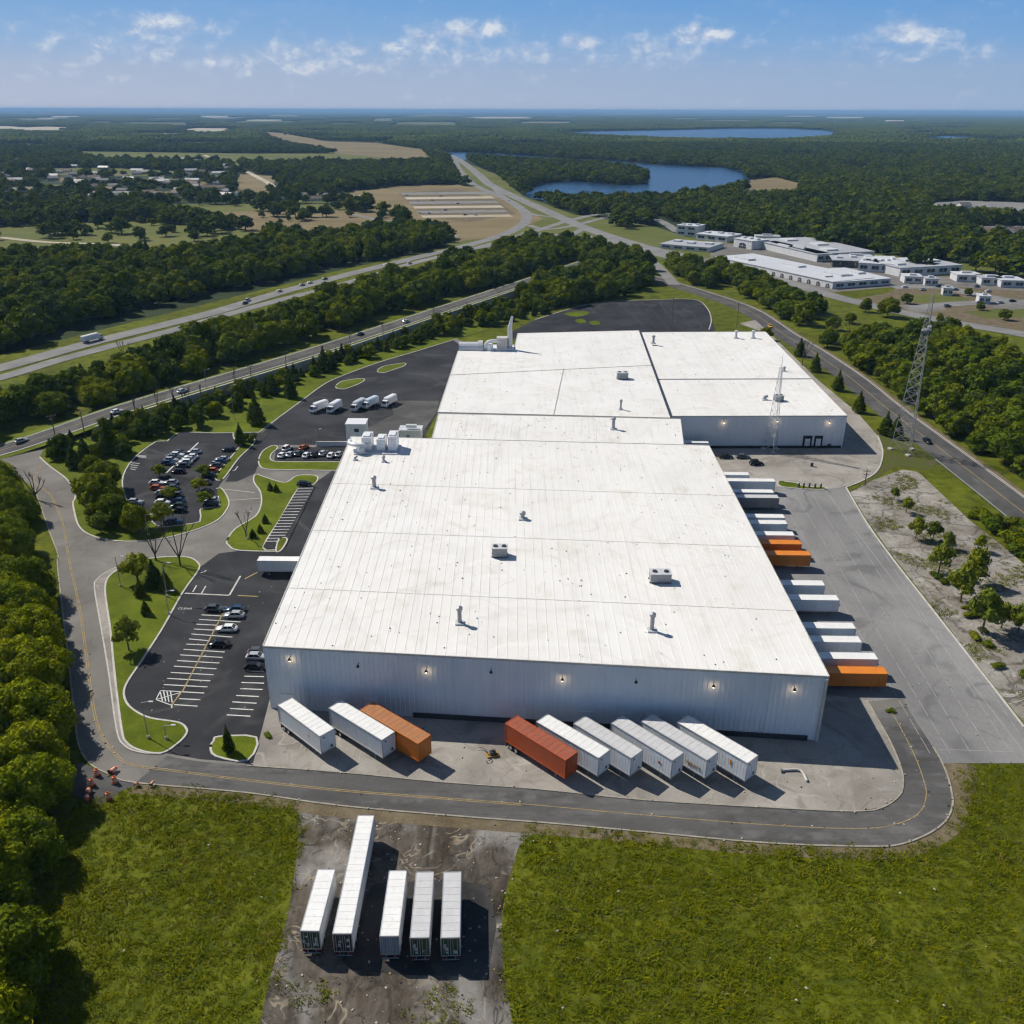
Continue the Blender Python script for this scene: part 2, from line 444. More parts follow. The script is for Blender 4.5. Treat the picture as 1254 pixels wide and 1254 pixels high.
b.inputs['Base Color'].default_value = (.012, .045, .11, 1); b.inputs['Roughness'].default_value = .22; b.inputs['IOR'].default_value = 1.33
bump(nt_, b, noise(nt_, coord(nt_, True), .25, 5, .6), .7, .6)
WATER = m

# ------------------------------------------------------------------ the ground
FIELD = 4300.0
sheet('ground', [(-44000, -1900), (44000, -1900), (44000, 58500), (-44000, 58500)], 0, FOREST_LAND)
sheet('grassland', GP([(-900, 1900), (2200, 1900), (2200, 420), (1500, 395), (1254, 345), (1080, 322), (930, 300), (800, 285), (640, 300), (560, 300), (420, 330), (200, 385), (-40, 445), (-600, 560)]), .02, GRASS)

PX_HOLES = []      # pixel polygons where no wood grows
WORLD_HOLES = []   # the same in world metres (along roads)

def px_sheet(name, pts, z, m, hole=True, smooth=0, closed=True):
    if hole: PX_HOLES.append(pts)
    w_ = GP(pts)
    if smooth:
        w_ = spline(w_, smooth, True); r = random.Random(len(w_)); w_ = [(x + r.gauss(0, 5), y + r.gauss(0, 14)) for x, y in w_]
    return sheet(name, w_, z * .25, m)

# far fields, lakes and sand
FAR = [
    ('pasture', HAY, [(-40, 280), (60, 276), (110, 272), (165, 271), (255, 279), (330, 285), (335, 300), (230, 318), (100, 318), (-40, 324)]),
    ('dry_field', TAN, [(208, 262), (310, 258), (420, 258), (482, 262), (492, 282), (420, 294), (330, 292), (300, 281)]),
    ('pasture', HAY, [(80, 185), (150, 186), (300, 188), (420, 188), (520, 186), (535, 200), (420, 203), (260, 203), (120, 199)]),
    ('pasture', HAY, [(60, 206), (140, 206), (230, 210), (230, 216), (120, 215), (60, 214)]),
    ('pasture', HAY, [(150, 252), (230, 250), (420, 250), (425, 258), (310, 258), (208, 263)]),
    ('dry_field', TAN, [(290, 213), (340, 216), (330, 236), (292, 240), (285, 228)]),
    ('dry_field', TAN, [(318, 161), (345, 163), (400, 173), (460, 175), (519, 183), (522, 195), (470, 193), (400, 187), (345, 177)]),
    ('dry_field', TAN, [(920, 219), (950, 217), (985, 226), (975, 243), (905, 246)]),
    ('pasture', HAY, [(545, 189), (580, 203), (610, 214), (640, 240), (700, 262), (800, 277), (870, 300), (870, 316), (800, 318), (720, 306), (640, 300), (575, 306), (540, 300), (600, 283), (620, 262), (590, 238), (556, 214)]),
    ('dry_field', TAN, [(400, 238), (480, 228), (560, 226), (610, 235), (665, 268), (620, 288), (560, 296), (500, 276), (450, 258)]),
    ('pasture', HAY, [(820, 283), (890, 290), (1000, 303), (1180, 322), (1254, 334), (1254, 345), (1100, 335), (900, 300)]),
]
for k, (nm, mt, pts) in enumerate(FAR):
    px_sheet(nm, pts, .30 + .02 * k, mt)
CLEARINGS = [(90, 220, 26, 3.2), (130, 222, 24, 3), (172, 222, 34, 3.4), (228, 225, 26, 3.4), (252, 233, 18, 3), (150, 241, 20, 2.6), (310, 238, 28, 3.5), (390, 245, 34, 3.6), (262, 214, 26, 2.4), (200, 237, 26, 2.4), (60, 228, 22, 2.5), (20, 240, 26, 3), (1050, 205, 26, 2), (1100, 190, 30, 1.6), (980, 190, 26, 1.4), (1200, 215, 22, 2), (880, 185, 20, 1.2), (1000, 262, 12, 1.6), (1090, 232, 16, 1.8), (30, 178, 40, 1.6), (240, 176, 40, 1.6), (640, 176, 30, 1.2), (180, 193, 40, 1.6)]
for k, (x, y, a_, b_) in enumerate(CLEARINGS):
    px_sheet('clearing', [(x + a_ * math.cos(i * .7) * (1 + .25 * math.sin(i * 2.3 + k)), y + b_ * math.sin(i * .7)) for i in range(9)], .28, HAY if k % 3 else TAN)
    PX_HOLES.append([(x - a_, y), (x + a_, y), (x + a_ * .8, y + b_ + 3), (x - a_ * .8, y + b_ + 3)])
STREAKS = [(300, 146.5, 350, 148), (180, 145, 225, 146.5), (400, 151, 440, 153), (60, 142, 100, 143.5), (860, 147, 920, 148.5), (1140, 152, 1190, 153.5), (960, 142, 1000, 143), (520, 140, 560, 141), (147, 150, 231, 153), (244, 142, 281, 144), (110, 149, 137, 151), (285, 148.5, 365, 151), (226, 157, 285, 161), (456, 146, 481, 148.5), (484, 149.5, 561, 154),
           (579, 143, 653, 145.5), (635, 149, 702, 152), (825, 144.5, 854, 146.5), (160, 163, 230, 166), (380, 160, 400, 163), (940, 150, 985, 152), (1080, 147, 1110, 149), (1190, 170, 1230, 173), (730, 139, 790, 141), (1010, 143, 1060, 145), (20, 146, 70, 148)]
rs = random.Random(3)
for _ in range(46):
    y = 139 + 40 * rs.random() ** 1.6; x = rs.uniform(-40, 1280)
    if 660 < x < 1040 and 154 < y < 180: continue
    w_ = rs.uniform(8, 46); STREAKS.append((x, y, x + w_, y + rs.uniform(.5, 1.3) * (.6 + (y - 138) / 40)))
for k, (x0, y0, x1, y1) in enumerate(STREAKS):
    xm = (x0 + x1) / 2
    y0 -= .1; y1 += .1
    px_sheet('pale_field', [(x0, y0 + (y1 - y0) * .4), (x0 + (xm - x0) * .5, y0), (x1 - (x1 - x0) * .12, y0 + (y1 - y0) * .1), (x1, y0 + (y1 - y0) * .7), (xm, y1), (x0 + (x1 - x0) * .1, y1 - (y1 - y0) * .2)], .56 + .003 * k, (SAND, TAN, HAY)[k % 3])
    PX_HOLES.append([(x0, y0), (x1, y0), (x1, y1 + 1.2), (x0, y1 + 1.2)])
LAKES = [
    [(538, 186), (575, 186.5), (610, 188), (655, 191), (698, 194.5), (751, 196.5), (800, 201), (850, 204), (887, 205), (905, 209), (916, 215), (918, 223), (908, 231), (880, 238), (820, 246), (780, 247), (700, 248), (650, 243), (640, 232), (660, 225), (705, 222), (760, 227), (790, 225), (792, 216), (768, 208), (720, 203), (650, 200), (600, 196), (560, 195)],
    [(672, 163), (720, 161), (800, 159.5), (901, 157.5), (960, 157.5), (1010, 159.5), (1024, 163), (1020, 170), (960, 173), (880, 173), (800, 171.5), (730, 168)],
    [(1130, 168), (1160, 166), (1192, 168.5), (1196, 172), (1165, 174), (1138, 172)],
    [(-60, 154), (10, 154.5), (30, 156), (60, 155), (90, 156.5), (106, 158), (70, 160), (96, 162), (40, 163.5), (10, 161), (-60, 162)],
]
for k, pts in enumerate(LAKES):
    px_sheet('lake' if k < 3 else 'pale_field', pts, .75, WATER if k < 3 else SAND, smooth=5)

# far roads and highway
def px_road(name, pts, w_, z, m, margin=4, n=8, line=None):
    P = spline(GP(pts), n)
    ribbon(name, P, w_, (z + .5) * .25, m)
    WORLD_HOLES.append(offset(P, w_ / 2 + margin) + offset(P, -w_ / 2 - margin)[::-1])
    return P
HW1 = px_road('highway', [(-160, 491), (0, 451), (105, 422), (197, 399), (268, 381), (345, 358), (420, 338), (500, 318), (575, 300), (625, 284), (645, 268), (634, 252), (610, 240), (580, 226), (566, 212), (560, 203), (556, 194)], 11.5, .42, HIGHWAY, 9)
HW2 = px_road('highway', [(-160, 503), (0, 463), (79, 439.5), (184, 412), (229, 400), (330, 371), (420, 348), (512, 321), (579, 305), (640, 288), (690, 272)], 8.5, .40, HIGHWAY, 9)
px_road('highway', [(840, 314), (780, 300), (716, 279), (668, 258), (628, 240), (600, 226), (586, 214), (575, 205), (563, 196), (552, 190)], 16, .46, HIGHWAY, 12)
px_road('side_road', [(690, 272), (740, 262), (800, 268), (830, 284)], 10, .44, HIGHWAY, 6)
px_road('side_road', [(640, 285), (690, 289), (730, 292), (811, 313), (870, 324), (945, 341), (1032, 366), (1144, 391), (1254, 410), (1420, 442)], 13, .48, HIGHWAY, 7)
px_road('side_road', [(470, 270), (520, 282), (560, 290)], 9, .5, HIGHWAY, 5)
px_road('side_road', [(250, 190), (290, 205), (325, 222), (350, 235), (450, 240)], 10, .5, SAND, 5)
px_road('side_road', [(1091, 352), (1150, 352), (1200, 362), (1300, 380)], 14, .5, HIGHWAY, 6)
px_road('side_road', [(1120, 378), (1180, 372), (1300, 369)], 12, .52, HIGHWAY, 6)
px_road('side_road', [(0, 291), (60, 297), (140, 300), (180, 306)], 8, .55, SAND, 3)
for pts, w_, z_ in (([(716, 279), (690, 291), (640, 297), (585, 304), (540, 316)], 8, .50), ([(770, 259), (735, 268), (700, 277), (668, 281), (648, 276)], 8, .54), ([(600, 226), (622, 246), (650, 262), (700, 268)], 7, .56), ([(690, 290), (720, 300), (770, 308), (800, 322), (826, 349)], 8, .52), ([(430, 262), (470, 272), (510, 284), (560, 292)], 7, .58)): px_road('side_road', pts, w_, z_, HIGHWAY, 4)
for pts in ([(1128, 248), (1180, 246), (1320, 250), (1320, 270), (1210, 270), (1140, 262)], [(1178, 279), (1254, 276), (1330, 280), (1330, 300), (1240, 303), (1190, 294)]):
    px_sheet('far_lot', pts, 1.06, HIGHWAY)
far_lot = [(488, 236), (560, 232), (605, 243), (632, 262), (575, 272), (520, 266)]
px_sheet('far_lot', far_lot, .6, SOIL)
for k in range(6):
    y = 236 + k * 5.6
    px_sheet('far_lot', [(490 + k * 5, y), (596 + k * 5.5, y - 1.2), (601 + k * 5.5, y + 1.6), (493 + k * 5, y + 2.8)], .68 + .01 * k, (HIGHWAY, SAND)[k % 2])
PX_HOLES.append([(795, 272), (890, 286), (1000, 302), (1180, 326), (1340, 345), (1340, 470), (1160, 420), (1050, 392), (980, 366), (930, 348), (860, 322), (800, 300)])
px_sheet('complex_yard', [(805, 296), (880, 296), (1000, 312), (1180, 334), (1254, 342), (1254, 366), (1180, 352), (1091, 352), (1020, 358), (930, 336), (860, 320)], .34, ROAD, False)
px_sheet('dry_lot', [(1100, 352), (1180, 352), (1400, 366), (1400, 440), (1254, 412), (1150, 394), (1040, 368), (1090, 358)], .6, SOIL, False)
px_sheet('lawn', [(1110, 362), (1150, 360), (1190, 366), (1170, 371), (1120, 371)], .7, HAY, False)
px_sheet('lawn', [(1180, 382), (1254, 376), (1270, 388), (1210, 391)], .7, HAY, False)
px_sheet('paved_lot', [(1190, 374), (1254, 370), (1300, 374), (1240, 380)], .72, ROAD, False); px_sheet('paved_lot', [(1100, 374), (1150, 373), (1160, 380), (1120, 384)], .72, ROAD, False)

HOUSES = [(84, 219), (100, 221), (118, 222), (128, 224), (150, 218), (158, 222), (170, 223), (185, 226), (200, 224), (208, 227), (226, 225), (236, 224), (248, 233), (256, 233), (150, 240), (142, 243), (262, 237), (224, 236), (185, 240), (245, 213), (268, 214), (370, 243), (385, 246), (398, 244), (410, 249), (120, 244)]
for _ in range(64):
    x, y = rs.uniform(-20, 300), rs.uniform(196, 246); HOUSES.append((x, y + .04 * (x - 150) * .3))
for x, y in HOUSES: PX_HOLES.append([(x - 6, y - 1), (x + 6, y - 1), (x + 5, y + 6), (x - 5, y + 6)])
# ------------------------------------------------------------------ roads and lots round the warehouse
outer_left = [(13, 568), (20, 582), (43, 600), (54, 632), (62, 655), (71, 679), (70.5, 692), (77.5, 755), (86, 827), (92, 884), (97.6, 916), (112, 937), (135, 949), (166, 959), (300, 971), (415, 987), (573, 1001), (660, 1007.5), (787, 1019), (934, 1032.5), (1056, 1037), (1105, 1034), (1149, 1014), (1166, 989), (1163, 960), (1154, 935), (1143, 916), (1121, 883), (1105, 855)]
inner_front = [(1062, 858), (1077, 885), (1091, 910), (1103.5, 941), (1106, 960), (1101, 975), (1081, 989), (1046, 994), (934, 989), (787, 980), (660, 967), (538, 958), (426, 947), (303, 938)]
R1 = spline(GP(outer_left), 4) + spline(GP(inner_front), 4)
R1 += GP([(330, 868), (345, 800), (430, 560), (520, 520), (560, 440), (570, 420), (560, 415), (511, 430), (461, 445), (413, 463), (394.5, 472.4), (370, 490.6), (349, 506), (319, 530), (214, 534), (150, 580), (92, 605), (81.6, 587), (60.5, 571), (48.7, 560), (57, 543), (62, 537), (10, 549), (-60, 566), (-60, 582), (0, 563)])
sheet('perimeter_road', R1, .05, ROAD)

FRONT = ground_mat('patched_asphalt', [(.3, (.072, .071, .070)), (.7, (.125, .122, .118))], .10, (.85, 1.15), 3, big=(.8, 1.15), big_scale=.04, stretch=(.35, 1, 1))
add_tracks(FRONT, .16, .3, .03, (.17, .165, .158), .6, (.06, 1, 1)); add_tracks(FRONT, .22, .3, .02, (.055, .055, .055), .5, (.05, 1, 1))
sheet('front_road', spline(GP(outer_left[13:-1] + [(1112, 864)]), 4) + spline(GP([(1070, 872), (1077, 885), (1091, 910), (1103.5, 941), (1106, 960), (1101, 975), (1081, 989), (1046, 994), (934, 989), (787, 980), (660, 967), (538, 958), (426, 947), (303, 938), (240, 932), (205, 926)]), 4), .057, FRONT)
apron = GP([(303, 938), (426, 947), (538, 958), (660, 967), (787, 980), (934, 989), (1046, 994), (1081, 989), (1101, 975), (1106, 960), (1103.5, 941), (1091, 910), (1077, 885), (1062, 858), (1010, 850), (1000, 840), (330, 820), (318, 880), (311, 905)])
sheet('concrete_apron', apron, .075, CONC)
yard = GP([(1154, 935), (1143, 916), (1121, 883), (1105, 855), (1062, 860), (1000, 872), (866, 560), (860, 540), (1035, 545), (1075, 560), (1037, 596.5), (1061, 640), (1092.5, 684), (1127, 728), (1161.6, 772), (1205.6, 828.5), (1254, 891), (1300, 935), (1254, 935)])
sheet('truck_yard', yard, .06, YARD)
drive = GP([(868, 549), (1032, 549), (1036, 508), (936, 408), (905, 396), (925, 392), (955, 420), (1001, 465), (1050, 505.6), (1075.5, 534.6), (1081, 552), (1078, 570), (1070, 581), (1054, 590), (1030, 597), (1010, 599.5), (957, 597.5), (880, 585)])
sheet('concrete_drive', drive, .085, CONC)
dead = GP([(1040, 601), (1062, 590), (1078, 585), (1104.5, 575), (1124, 578), (1140, 592.6), (1188, 637.7), (1233, 673), (1300, 730), (1420, 880), (1300, 925), (1254, 886), (1205.6, 825), (1161.6, 768), (1127, 724), (1092.5, 680), (1061, 636)])
sheet('broken_pavement', dead, .05, DEAD)
RR = spline(GP([(790, 338), (826, 349), (868, 362), (916, 380), (958, 408), (1000, 434), (1043, 464), (1090, 503), (1132, 535), (1172, 565), (1254, 628), (1400, 742)]), 8)
ribbon('right_road', RR, 12.5, .07, TAR)
WORLD_HOLES.append(offset(RR, 10) + offset(RR, -10)[::-1])
ribbon('road_verge', RR, (8.4, 6.25), .06, SOIL); ribbon('kerb_edge', RR, (6.6, 6.25), .16, KERB)
for o_ in (3.0,): ribbon('yellow_line', offset(RR, -.1), .3, .09, YELLOW_LINE)
ribbon('white_line', offset(RR, 5.8), .25, .09, WHITE_LINE)
rear = [(628, 415), (655, 392), (700, 378), (740, 370), (800, 367.5), (850, 367), (866, 378), (871, 392), (866, 410), (750, 420)]
sheet('rear_lot', spline(GP(rear), 3, True), .08, DARK)
PX_HOLES.append(rear)
lines_rear = True
for q in ([(690, 384), (712, 381), (722, 384), (706, 388)], [(704, 392), (714, 391), (718, 395), (708, 396)], [(722, 394), (732, 393), (735, 397), (725, 398)]): sheet('grass_patch', spline(GP(q), 3, True), .1, LAWN)
rl = spline(GP([(655, 392), (700, 378), (740, 370), (800, 367.5), (850, 367), (866, 378), (871, 392), (868, 404)]), 4)
ribbon('kerb_edge', rl, .5, .2, KERB)

# lots on the left
I_BIG = [(58, 543), (48.7, 560), (60.5, 571), (81.6, 587), (91, 603), (92, 610.5), (89.5, 616), (91, 626), (97, 645), (113, 656.5), (145, 663), (184, 662), (224, 654), (263, 639.5), (278, 624), (280, 613), (272, 599), (264.5, 599), (262, 598), (200, 560), (273, 545), (316, 530), (319, 529.5), (349, 506), (370, 490.6), (394.5, 472.4), (413, 463), (461, 445), (511, 430), (560, 415), (600, 404), (590, 398), (490, 418), (408, 446), (330, 472), (226, 500), (131, 532)]
def island(pts, m=LAWN, z=.17, n=4, kerb=True, name='grass_island'):
    P = spline(GP(pts), n, True)
    sheet(name, P, z, m)
    if kerb:
        Q = P + [P[0], P[1]]
        mb = strip_mb(offset(Q, .2), offset(Q, -.2), z + .03)
        strip_mb(offset(Q, -.2), offset(Q, -.201), z + .03, 0.04, mb); strip_mb(offset(Q, .201), offset(Q, .2), .04, z + .03, mb)
        tag(mb.build('kerb_edge', KERB), kind='structure')
    return P
sheet('grass_verge', GP(I_BIG), .17, LAWN)
kb = GP(I_BIG[1:18]); kb = spline(kb, 4)
def kerb(path, z=.2, w_=.42, m=None):
    mb = strip_mb(offset(path, w_ / 2), offset(path, -w_ / 2), z)
    strip_mb(offset(path, -w_ / 2), offset(path, -w_ / 2 - .001), z, .03, mb); strip_mb(offset(path, w_ / 2 + .001), offset(path, w_ / 2), .03, z, mb)
    tag(mb.build('kerb_edge', m or KERB), kind='structure')
kerb(kb)
kerb(spline(GP([(316, 530.5), (349, 506), (370, 490.6), (394.5, 472.4), (413, 463), (461, 445), (511, 430), (560, 415)]), 3))
P1L = [(273, 587.6), (266, 598), (267, 610.5), (267.5, 621), (250, 623), (245, 626), (245, 639.5), (222, 643.5), (198, 646), (188, 641), (179, 632), (160, 620), (152, 604), (150, 590), (154, 576), (166, 560), (191, 541.5), (205, 541), (219, 530.5), (262, 531), (316, 530), (330, 531), (318, 545)]
sheet('oval_car_park', GP(P1L), .19, DARK)
kerb(spline(GP(P1L[3:21]), 2), .28, .4)
island([(273, 587.6), (263, 586), (270, 575.5), (288.5, 554), (297.6, 542), (303.6, 536), (310, 536.5), (311, 543.6), (291.5, 563)], z=.3)
island([(286, 531), (293, 531), (292, 538), (287, 538)], z=.3, n=3)
P3 = GP([(319, 532), (349, 506), (370, 490.6), (394.5, 472.4), (413, 463), (461, 445), (511, 430), (555, 417), (566, 424), (548, 470), (536, 505), (520, 535), (436, 560), (400, 545), (340, 545), (322, 556), (312, 580), (290, 590), (276, 590), (291, 565), (312, 545)])
sheet('service_yard', P3, .09, DARK)
sheet('concrete_pad', GP([(478, 491), (538, 491), (534, 506), (517, 530), (486, 540), (440, 545), (430, 535), (482, 508)]), .11, TAR)
island([(411, 474), (420, 467), (444, 464), (444, 468), (428, 475), (418, 477)], z=.22); island([(462, 455), (470, 449), (495, 445), (494, 449), (476, 455), (470, 457)], z=.22)
island([(317, 563), (318, 570), (326, 575), (360, 576), (422, 576), (424, 567), (360, 566), (334, 565), (332, 557), (340, 549), (334, 546), (322, 553)], z=.22)
sheet('bike_park', GP([(338, 552), (348, 549), (428, 547), (424, 565), (360, 565), (336, 564)]), .24, DARK)
P2 = [(246, 694), (242, 700), (224, 726), (198, 772), (172, 812), (153.6, 841), (153.6, 858), (163.6, 870), (184, 880), (218, 885.5), (228, 892.6), (228, 900), (218, 911), (200, 922), (245, 930), (310, 935), (345, 800), (430, 560), (388, 590), (345, 672), (291, 675), (268, 678)]
sheet('lower_car_park', GP(P2), .08, DARK)
I5 = [(156.5, 694.5), (172, 687), (198, 683), (229.7, 683), (242.6, 690), (243, 699), (224, 726), (198, 772), (172, 812), (153.6, 841), (153.6, 858), (163.6, 870), (184, 880), (218, 885.5), (228, 892.6), (228, 900), (218, 911), (198, 923), (172, 920), (155, 910), (149, 892.7), (140.7, 826.6), (135, 769), (129, 726), (132, 709), (143.5, 699)]
walk = spline(GP([(198, 924), (172, 922), (153, 914), (143, 894), (133.5, 826), (124, 769), (116, 722), (119, 710), (136, 698), (156, 692)]), 4)
sheet('pavement', walk + spline(GP([(160, 696), (143.5, 701), (134, 712), (131, 726), (137, 769), (143, 826.6), (151, 892.7), (157, 908), (174, 919), (198, 921)]), 4), .13, CONC)
kerb(walk, .2, .3)
island(I5, z=.22)
island([(278, 663), (288.5, 648), (312.7, 633), (320, 618), (319, 603), (311, 590.6), (312.7, 581.5), (322, 584), (340, 590), (352, 591), (364, 583), (386, 583), (389, 588), (382, 595), (366, 598), (344, 635), (322, 671), (338, 674), (336, 676), (291.5, 674.5), (281, 669)], z=.22, n=3)
sheet('parking_bays', GP([(366, 597.5), (386, 596), (350, 670), (342, 675), (322, 671)]), .27, DARK)
island([(258, 916), (262, 908), (268, 903), (314, 904), (303, 932), (265, 927)], z=.22, n=3)
island([(342, 661), (352, 661), (345, 674), (338, 676)], GRASS, .3, 3)

def lines(name, segs, w_, z, m):
    mb = MB()
    for a, b_ in segs:
        a = Vector(GX(a)); b_ = Vector(GX(b_)); t = (b_ - a).normalized() * (w_ / 2); n_ = Vector((-t.y, t.x))
        mb.add([(*(a + n_), z), (*(a - n_), z), (*(b_ - n_), z), (*(b_ + n_), z)], [(0, 1, 2, 3)])
    return tag(mb.build(name, m), kind='structure')
def q2(x, y): return (190 + x / 6.6, 690 + y / 6.6)        # the enlarged crop the stalls were read from
rows = [((375, 418), (545, 428)), ((355, 455), (690, 476)), ((335, 494), (500, 502)), ((315, 533), (480, 542)), ((295, 573), (625, 598)), ((275, 613), (440, 628)), ((253, 655), (420, 662)), ((230, 697), (562, 719)), ((203, 742), (545, 763)), ((178, 788), (520, 808)), ((153, 833), (496, 855)), ((127, 884), (472, 903)), ((98, 932), (446, 952)), ((70, 982), (422, 1001)), ((210, 1040), (397, 1051)), ((195, 1096), (368, 1105)), ((155, 1144), (343, 1157))]
lines('stall_line', [(q2(*a), q2(*b_)) for a, b_ in rows], .28, .105, WHITE_LINE)
lines('stall_line', [(q2(735, 873), q2(880, 876)), (q2(720, 914), q2(880, 918)), (q2(698, 965), q2(880, 971)), (q2(688, 1015), q2(870, 1022)), (q2(655, 1070), q2(838, 1079)), (q2(625, 1122), q2(820, 1133)), (q2(605, 1175), q2(795, 1186)), (q2(580, 1227), q2(770, 1238)), (q2(800, 770), q2(870, 775)), (q2(815, 715), q2(870, 720))], .28, .105, WHITE_LINE)
lines('yellow_line', [(q2(570, 365), q2(225, 1030)), (q2(225, 1030), q2(135, 1145))], .3, .11, YELLOW_LINE)
hat = [(45, 1030), (210, 1040), (135, 1150), (8, 1103), (45, 1030)]
lines('hatch_marking', [(q2(*hat[i]), q2(*hat[i + 1])) for i in range(4)] + [(q2(8 + i * 0, 1103), q2(210, 1045)) for i in range(1)] + [(q2(40 + 28 * i, 1034), q2(60 + 26 * i, 1122 + (i - 2) * 4)) for i in range(4)] + [(q2(135, 1150), q2(135, 1172))], .22, .105, WHITE_LINE)
lines('barrier_kerb', [(q2(240, 245), q2(600, 262)), (q2(600, 262), q2(690, 105))], .45, .16, KERB)
lines('yellow_line', [(q2(668, 262), q2(830, 270)), (q2(725, 128), q2(830, 72))], .4, .12, YELLOW_LINE)
lines('stall_line', [(q2(335, 180), q2(305, 232)), (q2(410, 185), q2(375, 245)), (q2(362, 78), q2(400, 70)), (q2(400, 70), q2(412, 58))], .3, .105, WHITE_LINE)
# bays beside the entrance lawn
segs = []
for i in range(19):
    t = i / 18; xl = 365 + (325 - 365) * t; yl = 599 + (664 - 599) * t; segs.append(((xl, yl), (xl + 19 + 1.5 * t, yl - .3)))
lines('stall_line', segs, .3, .285, WHITE_LINE)
def q4(x, y): return (160 + x / 7.8375, 520 + y / 7.8357)
lines('stall_line', [(q4(650, 178), q4(340, 470))], .5, .21, WHITE_LINE)
segs = [(q4(560 + i * -22, 268 + i * 16), q4(655 - i * 22, 285 + i * 18)) for i in range(6)] + [(q4(500 - 22 * i, 262 + i * 14), q4(420 - 22 * i, 250 + 14 * i)) for i in range(5)]
segs += [(q4(0, 370 + 20 * i), q4(90 - 14 * i, 380 + 20 * i)) for i in range(4)] + [(q4(60, 315 - 8 * i), q4(150, 322 - 8 * i)) for i in range(3)]
segs += [(q4(680, 735), q4(760, 690)), (q4(840, 690), q4(860, 790)), (q4(740, 800), q4(860, 800))]
lines('stall_line', segs, .3, .21, WHITE_LINE)
lines('stop_line', [(q4(900, 622), q4(1190, 655)), (q4(920, 728), q4(1010, 728)), (q4(1000, 728), q4(1240, 708))], .35, .115, KERB)
lines('hatch_marking', [(q4(940, 450), q4(980, 405)), (q4(980, 405), q4(1030, 403)), (q4(1030, 403), q4(1000, 440)), (q4(1000, 440), q4(940, 450))], .3, .115, WHITE_LINE)

# centre lines and edge lines of the perimeter road
cl = spline(GP([(50, 572), (42, 590), (62, 606), (77, 640), (85, 685), (97, 740), (106, 800), (115, 866), (124, 898), (140, 921), (160, 936), (215, 944), (300, 955), (420, 968), (560, 979), (660, 987), (790, 999), (934, 1010.5), (1040, 1015.5), (1090, 1012), (1124, 998), (1135, 975), (1130, 950), (1118, 920), (1100, 885), (1088, 866)]), 5)
tag(strip_mb(offset(cl, .18), offset(cl, .02), .075).build('yellow_line', YELLOW_LINE), kind='structure')
n5 = 15 * 5
tag(strip_mb(offset(cl, -.18)[:n5], offset(cl, -.34)[:n5], .075).build('yellow_line', YELLOW_LINE), kind='structure')
kerb(spline(GP(outer_left[2:27]), 4), .17, .3, KERB2)
kerb(spline(GP(inner_front), 4), .17, .26, KERB2)
vg = spline(GP(outer_left[13:27]), 4)
ribbon('soil_verge', vg, (-.2, -2.6), .045, SOIL)
tag(sheet('soil_verge', spline(GP([(1105, 1036), (1150, 1017), (1168, 990), (1166, 960), (1158, 938), (1195, 940), (1190, 985), (1172, 1018), (1130, 1042)]), 3, True), .04, SOIL), kind='structure')
lines('stall_line', [((760 + 16 * i, 372), (790 + 14 * i, 402)) for i in range(6)] + [((670, 396), (740, 376)), ((745, 403), (858, 372))], .22, .095, TAR)
# yard markings: long bays
segs = []
for o_ in range(6):
    a = (952 + o_ * 21, 604); b_ = (1140 + o_ * 25, 925)
    for i in range(14):
        t0, t1 = i / 14 + .004, i / 14 + .064
        f = lambda t: (a[0] + (b_[0] - a[0]) * (t ** 1.0), a[1] + (b_[1] - a[1]) * t)
        segs.append((f(t0), f(t1)))
FAINT = ground_mat('worn_bay_paint', [(.3, (.28, .275, .26)), (.7, (.40, .39, .37))], .5, (.7, 1.2), 4)
lines('bay_line', segs, .13, .075, FAINT)
lines('bay_line', [((1012, 603), (1254, 922)), ((1060, 642), (1254, 889)), ((1150, 918), (1242, 921))], .16, .08, FAINT)
kerb(spline(GP([(1036, 597), (1061, 640), (1092.5, 684), (1127, 728), (1161.6, 772), (1205.6, 828.5), (1254, 891)]), 3), .2, .4)
kerb(spline(GP([(1075, 534), (1081, 552), (1078, 570), (1070, 581), (1054, 590), (1036, 597)]), 3), .2, .4)
sheet('soil_verge', spline(GP([(1068, 528), (1090, 530), (1120, 548), (1150, 560), (1135, 575), (1100, 571), (1076, 584), (1046, 601), (1036, 603), (1060, 590), (1078, 574), (1085, 552)]), 3, True), .055, ground_mat('weedy_soil', [(.35, (.10, .085, .045)), (.5, (.085, .095, .022)), (.7, (.07, .10, .015))], .2, (.7, 1.2), 1.5))
island([(954, 590), (975, 592), (985, 596), (1009, 597), (1008, 600), (980, 599), (956, 596)], z=.2, n=3)
# the lot for parked trailers in front
lot = GP([(372, 983), (440, 990), (640, 1008), (634, 1040), (624, 1075), (616, 1110), (615, 1150), (618, 1200), (628, 1254), (640, 1420), (280, 1420), (318, 1254), (330, 1200), (345, 1150), (356, 1100), (364, 1040), (366, 1005)])
lot_s = spline(lot, 4, True)
sheet('gravel_lot', lot_s, .04, DIRT)
sheet('shaded_asphalt_pad', spline(GP([(455, 1085), (500, 1080), (600, 1086), (598, 1190), (560, 1196), (430, 1188), (425, 1160), (445, 1120)]), 2, True), .055, PAD)  # asphalt sheet whose dark colour mostly stands in for trailer shadow
sheet('barrel_corner', spline(GP([(96, 935), (112, 940), (135, 951), (166, 961), (150, 968), (125, 985), (100, 980), (82, 960)]), 3, True), .045, TAR)

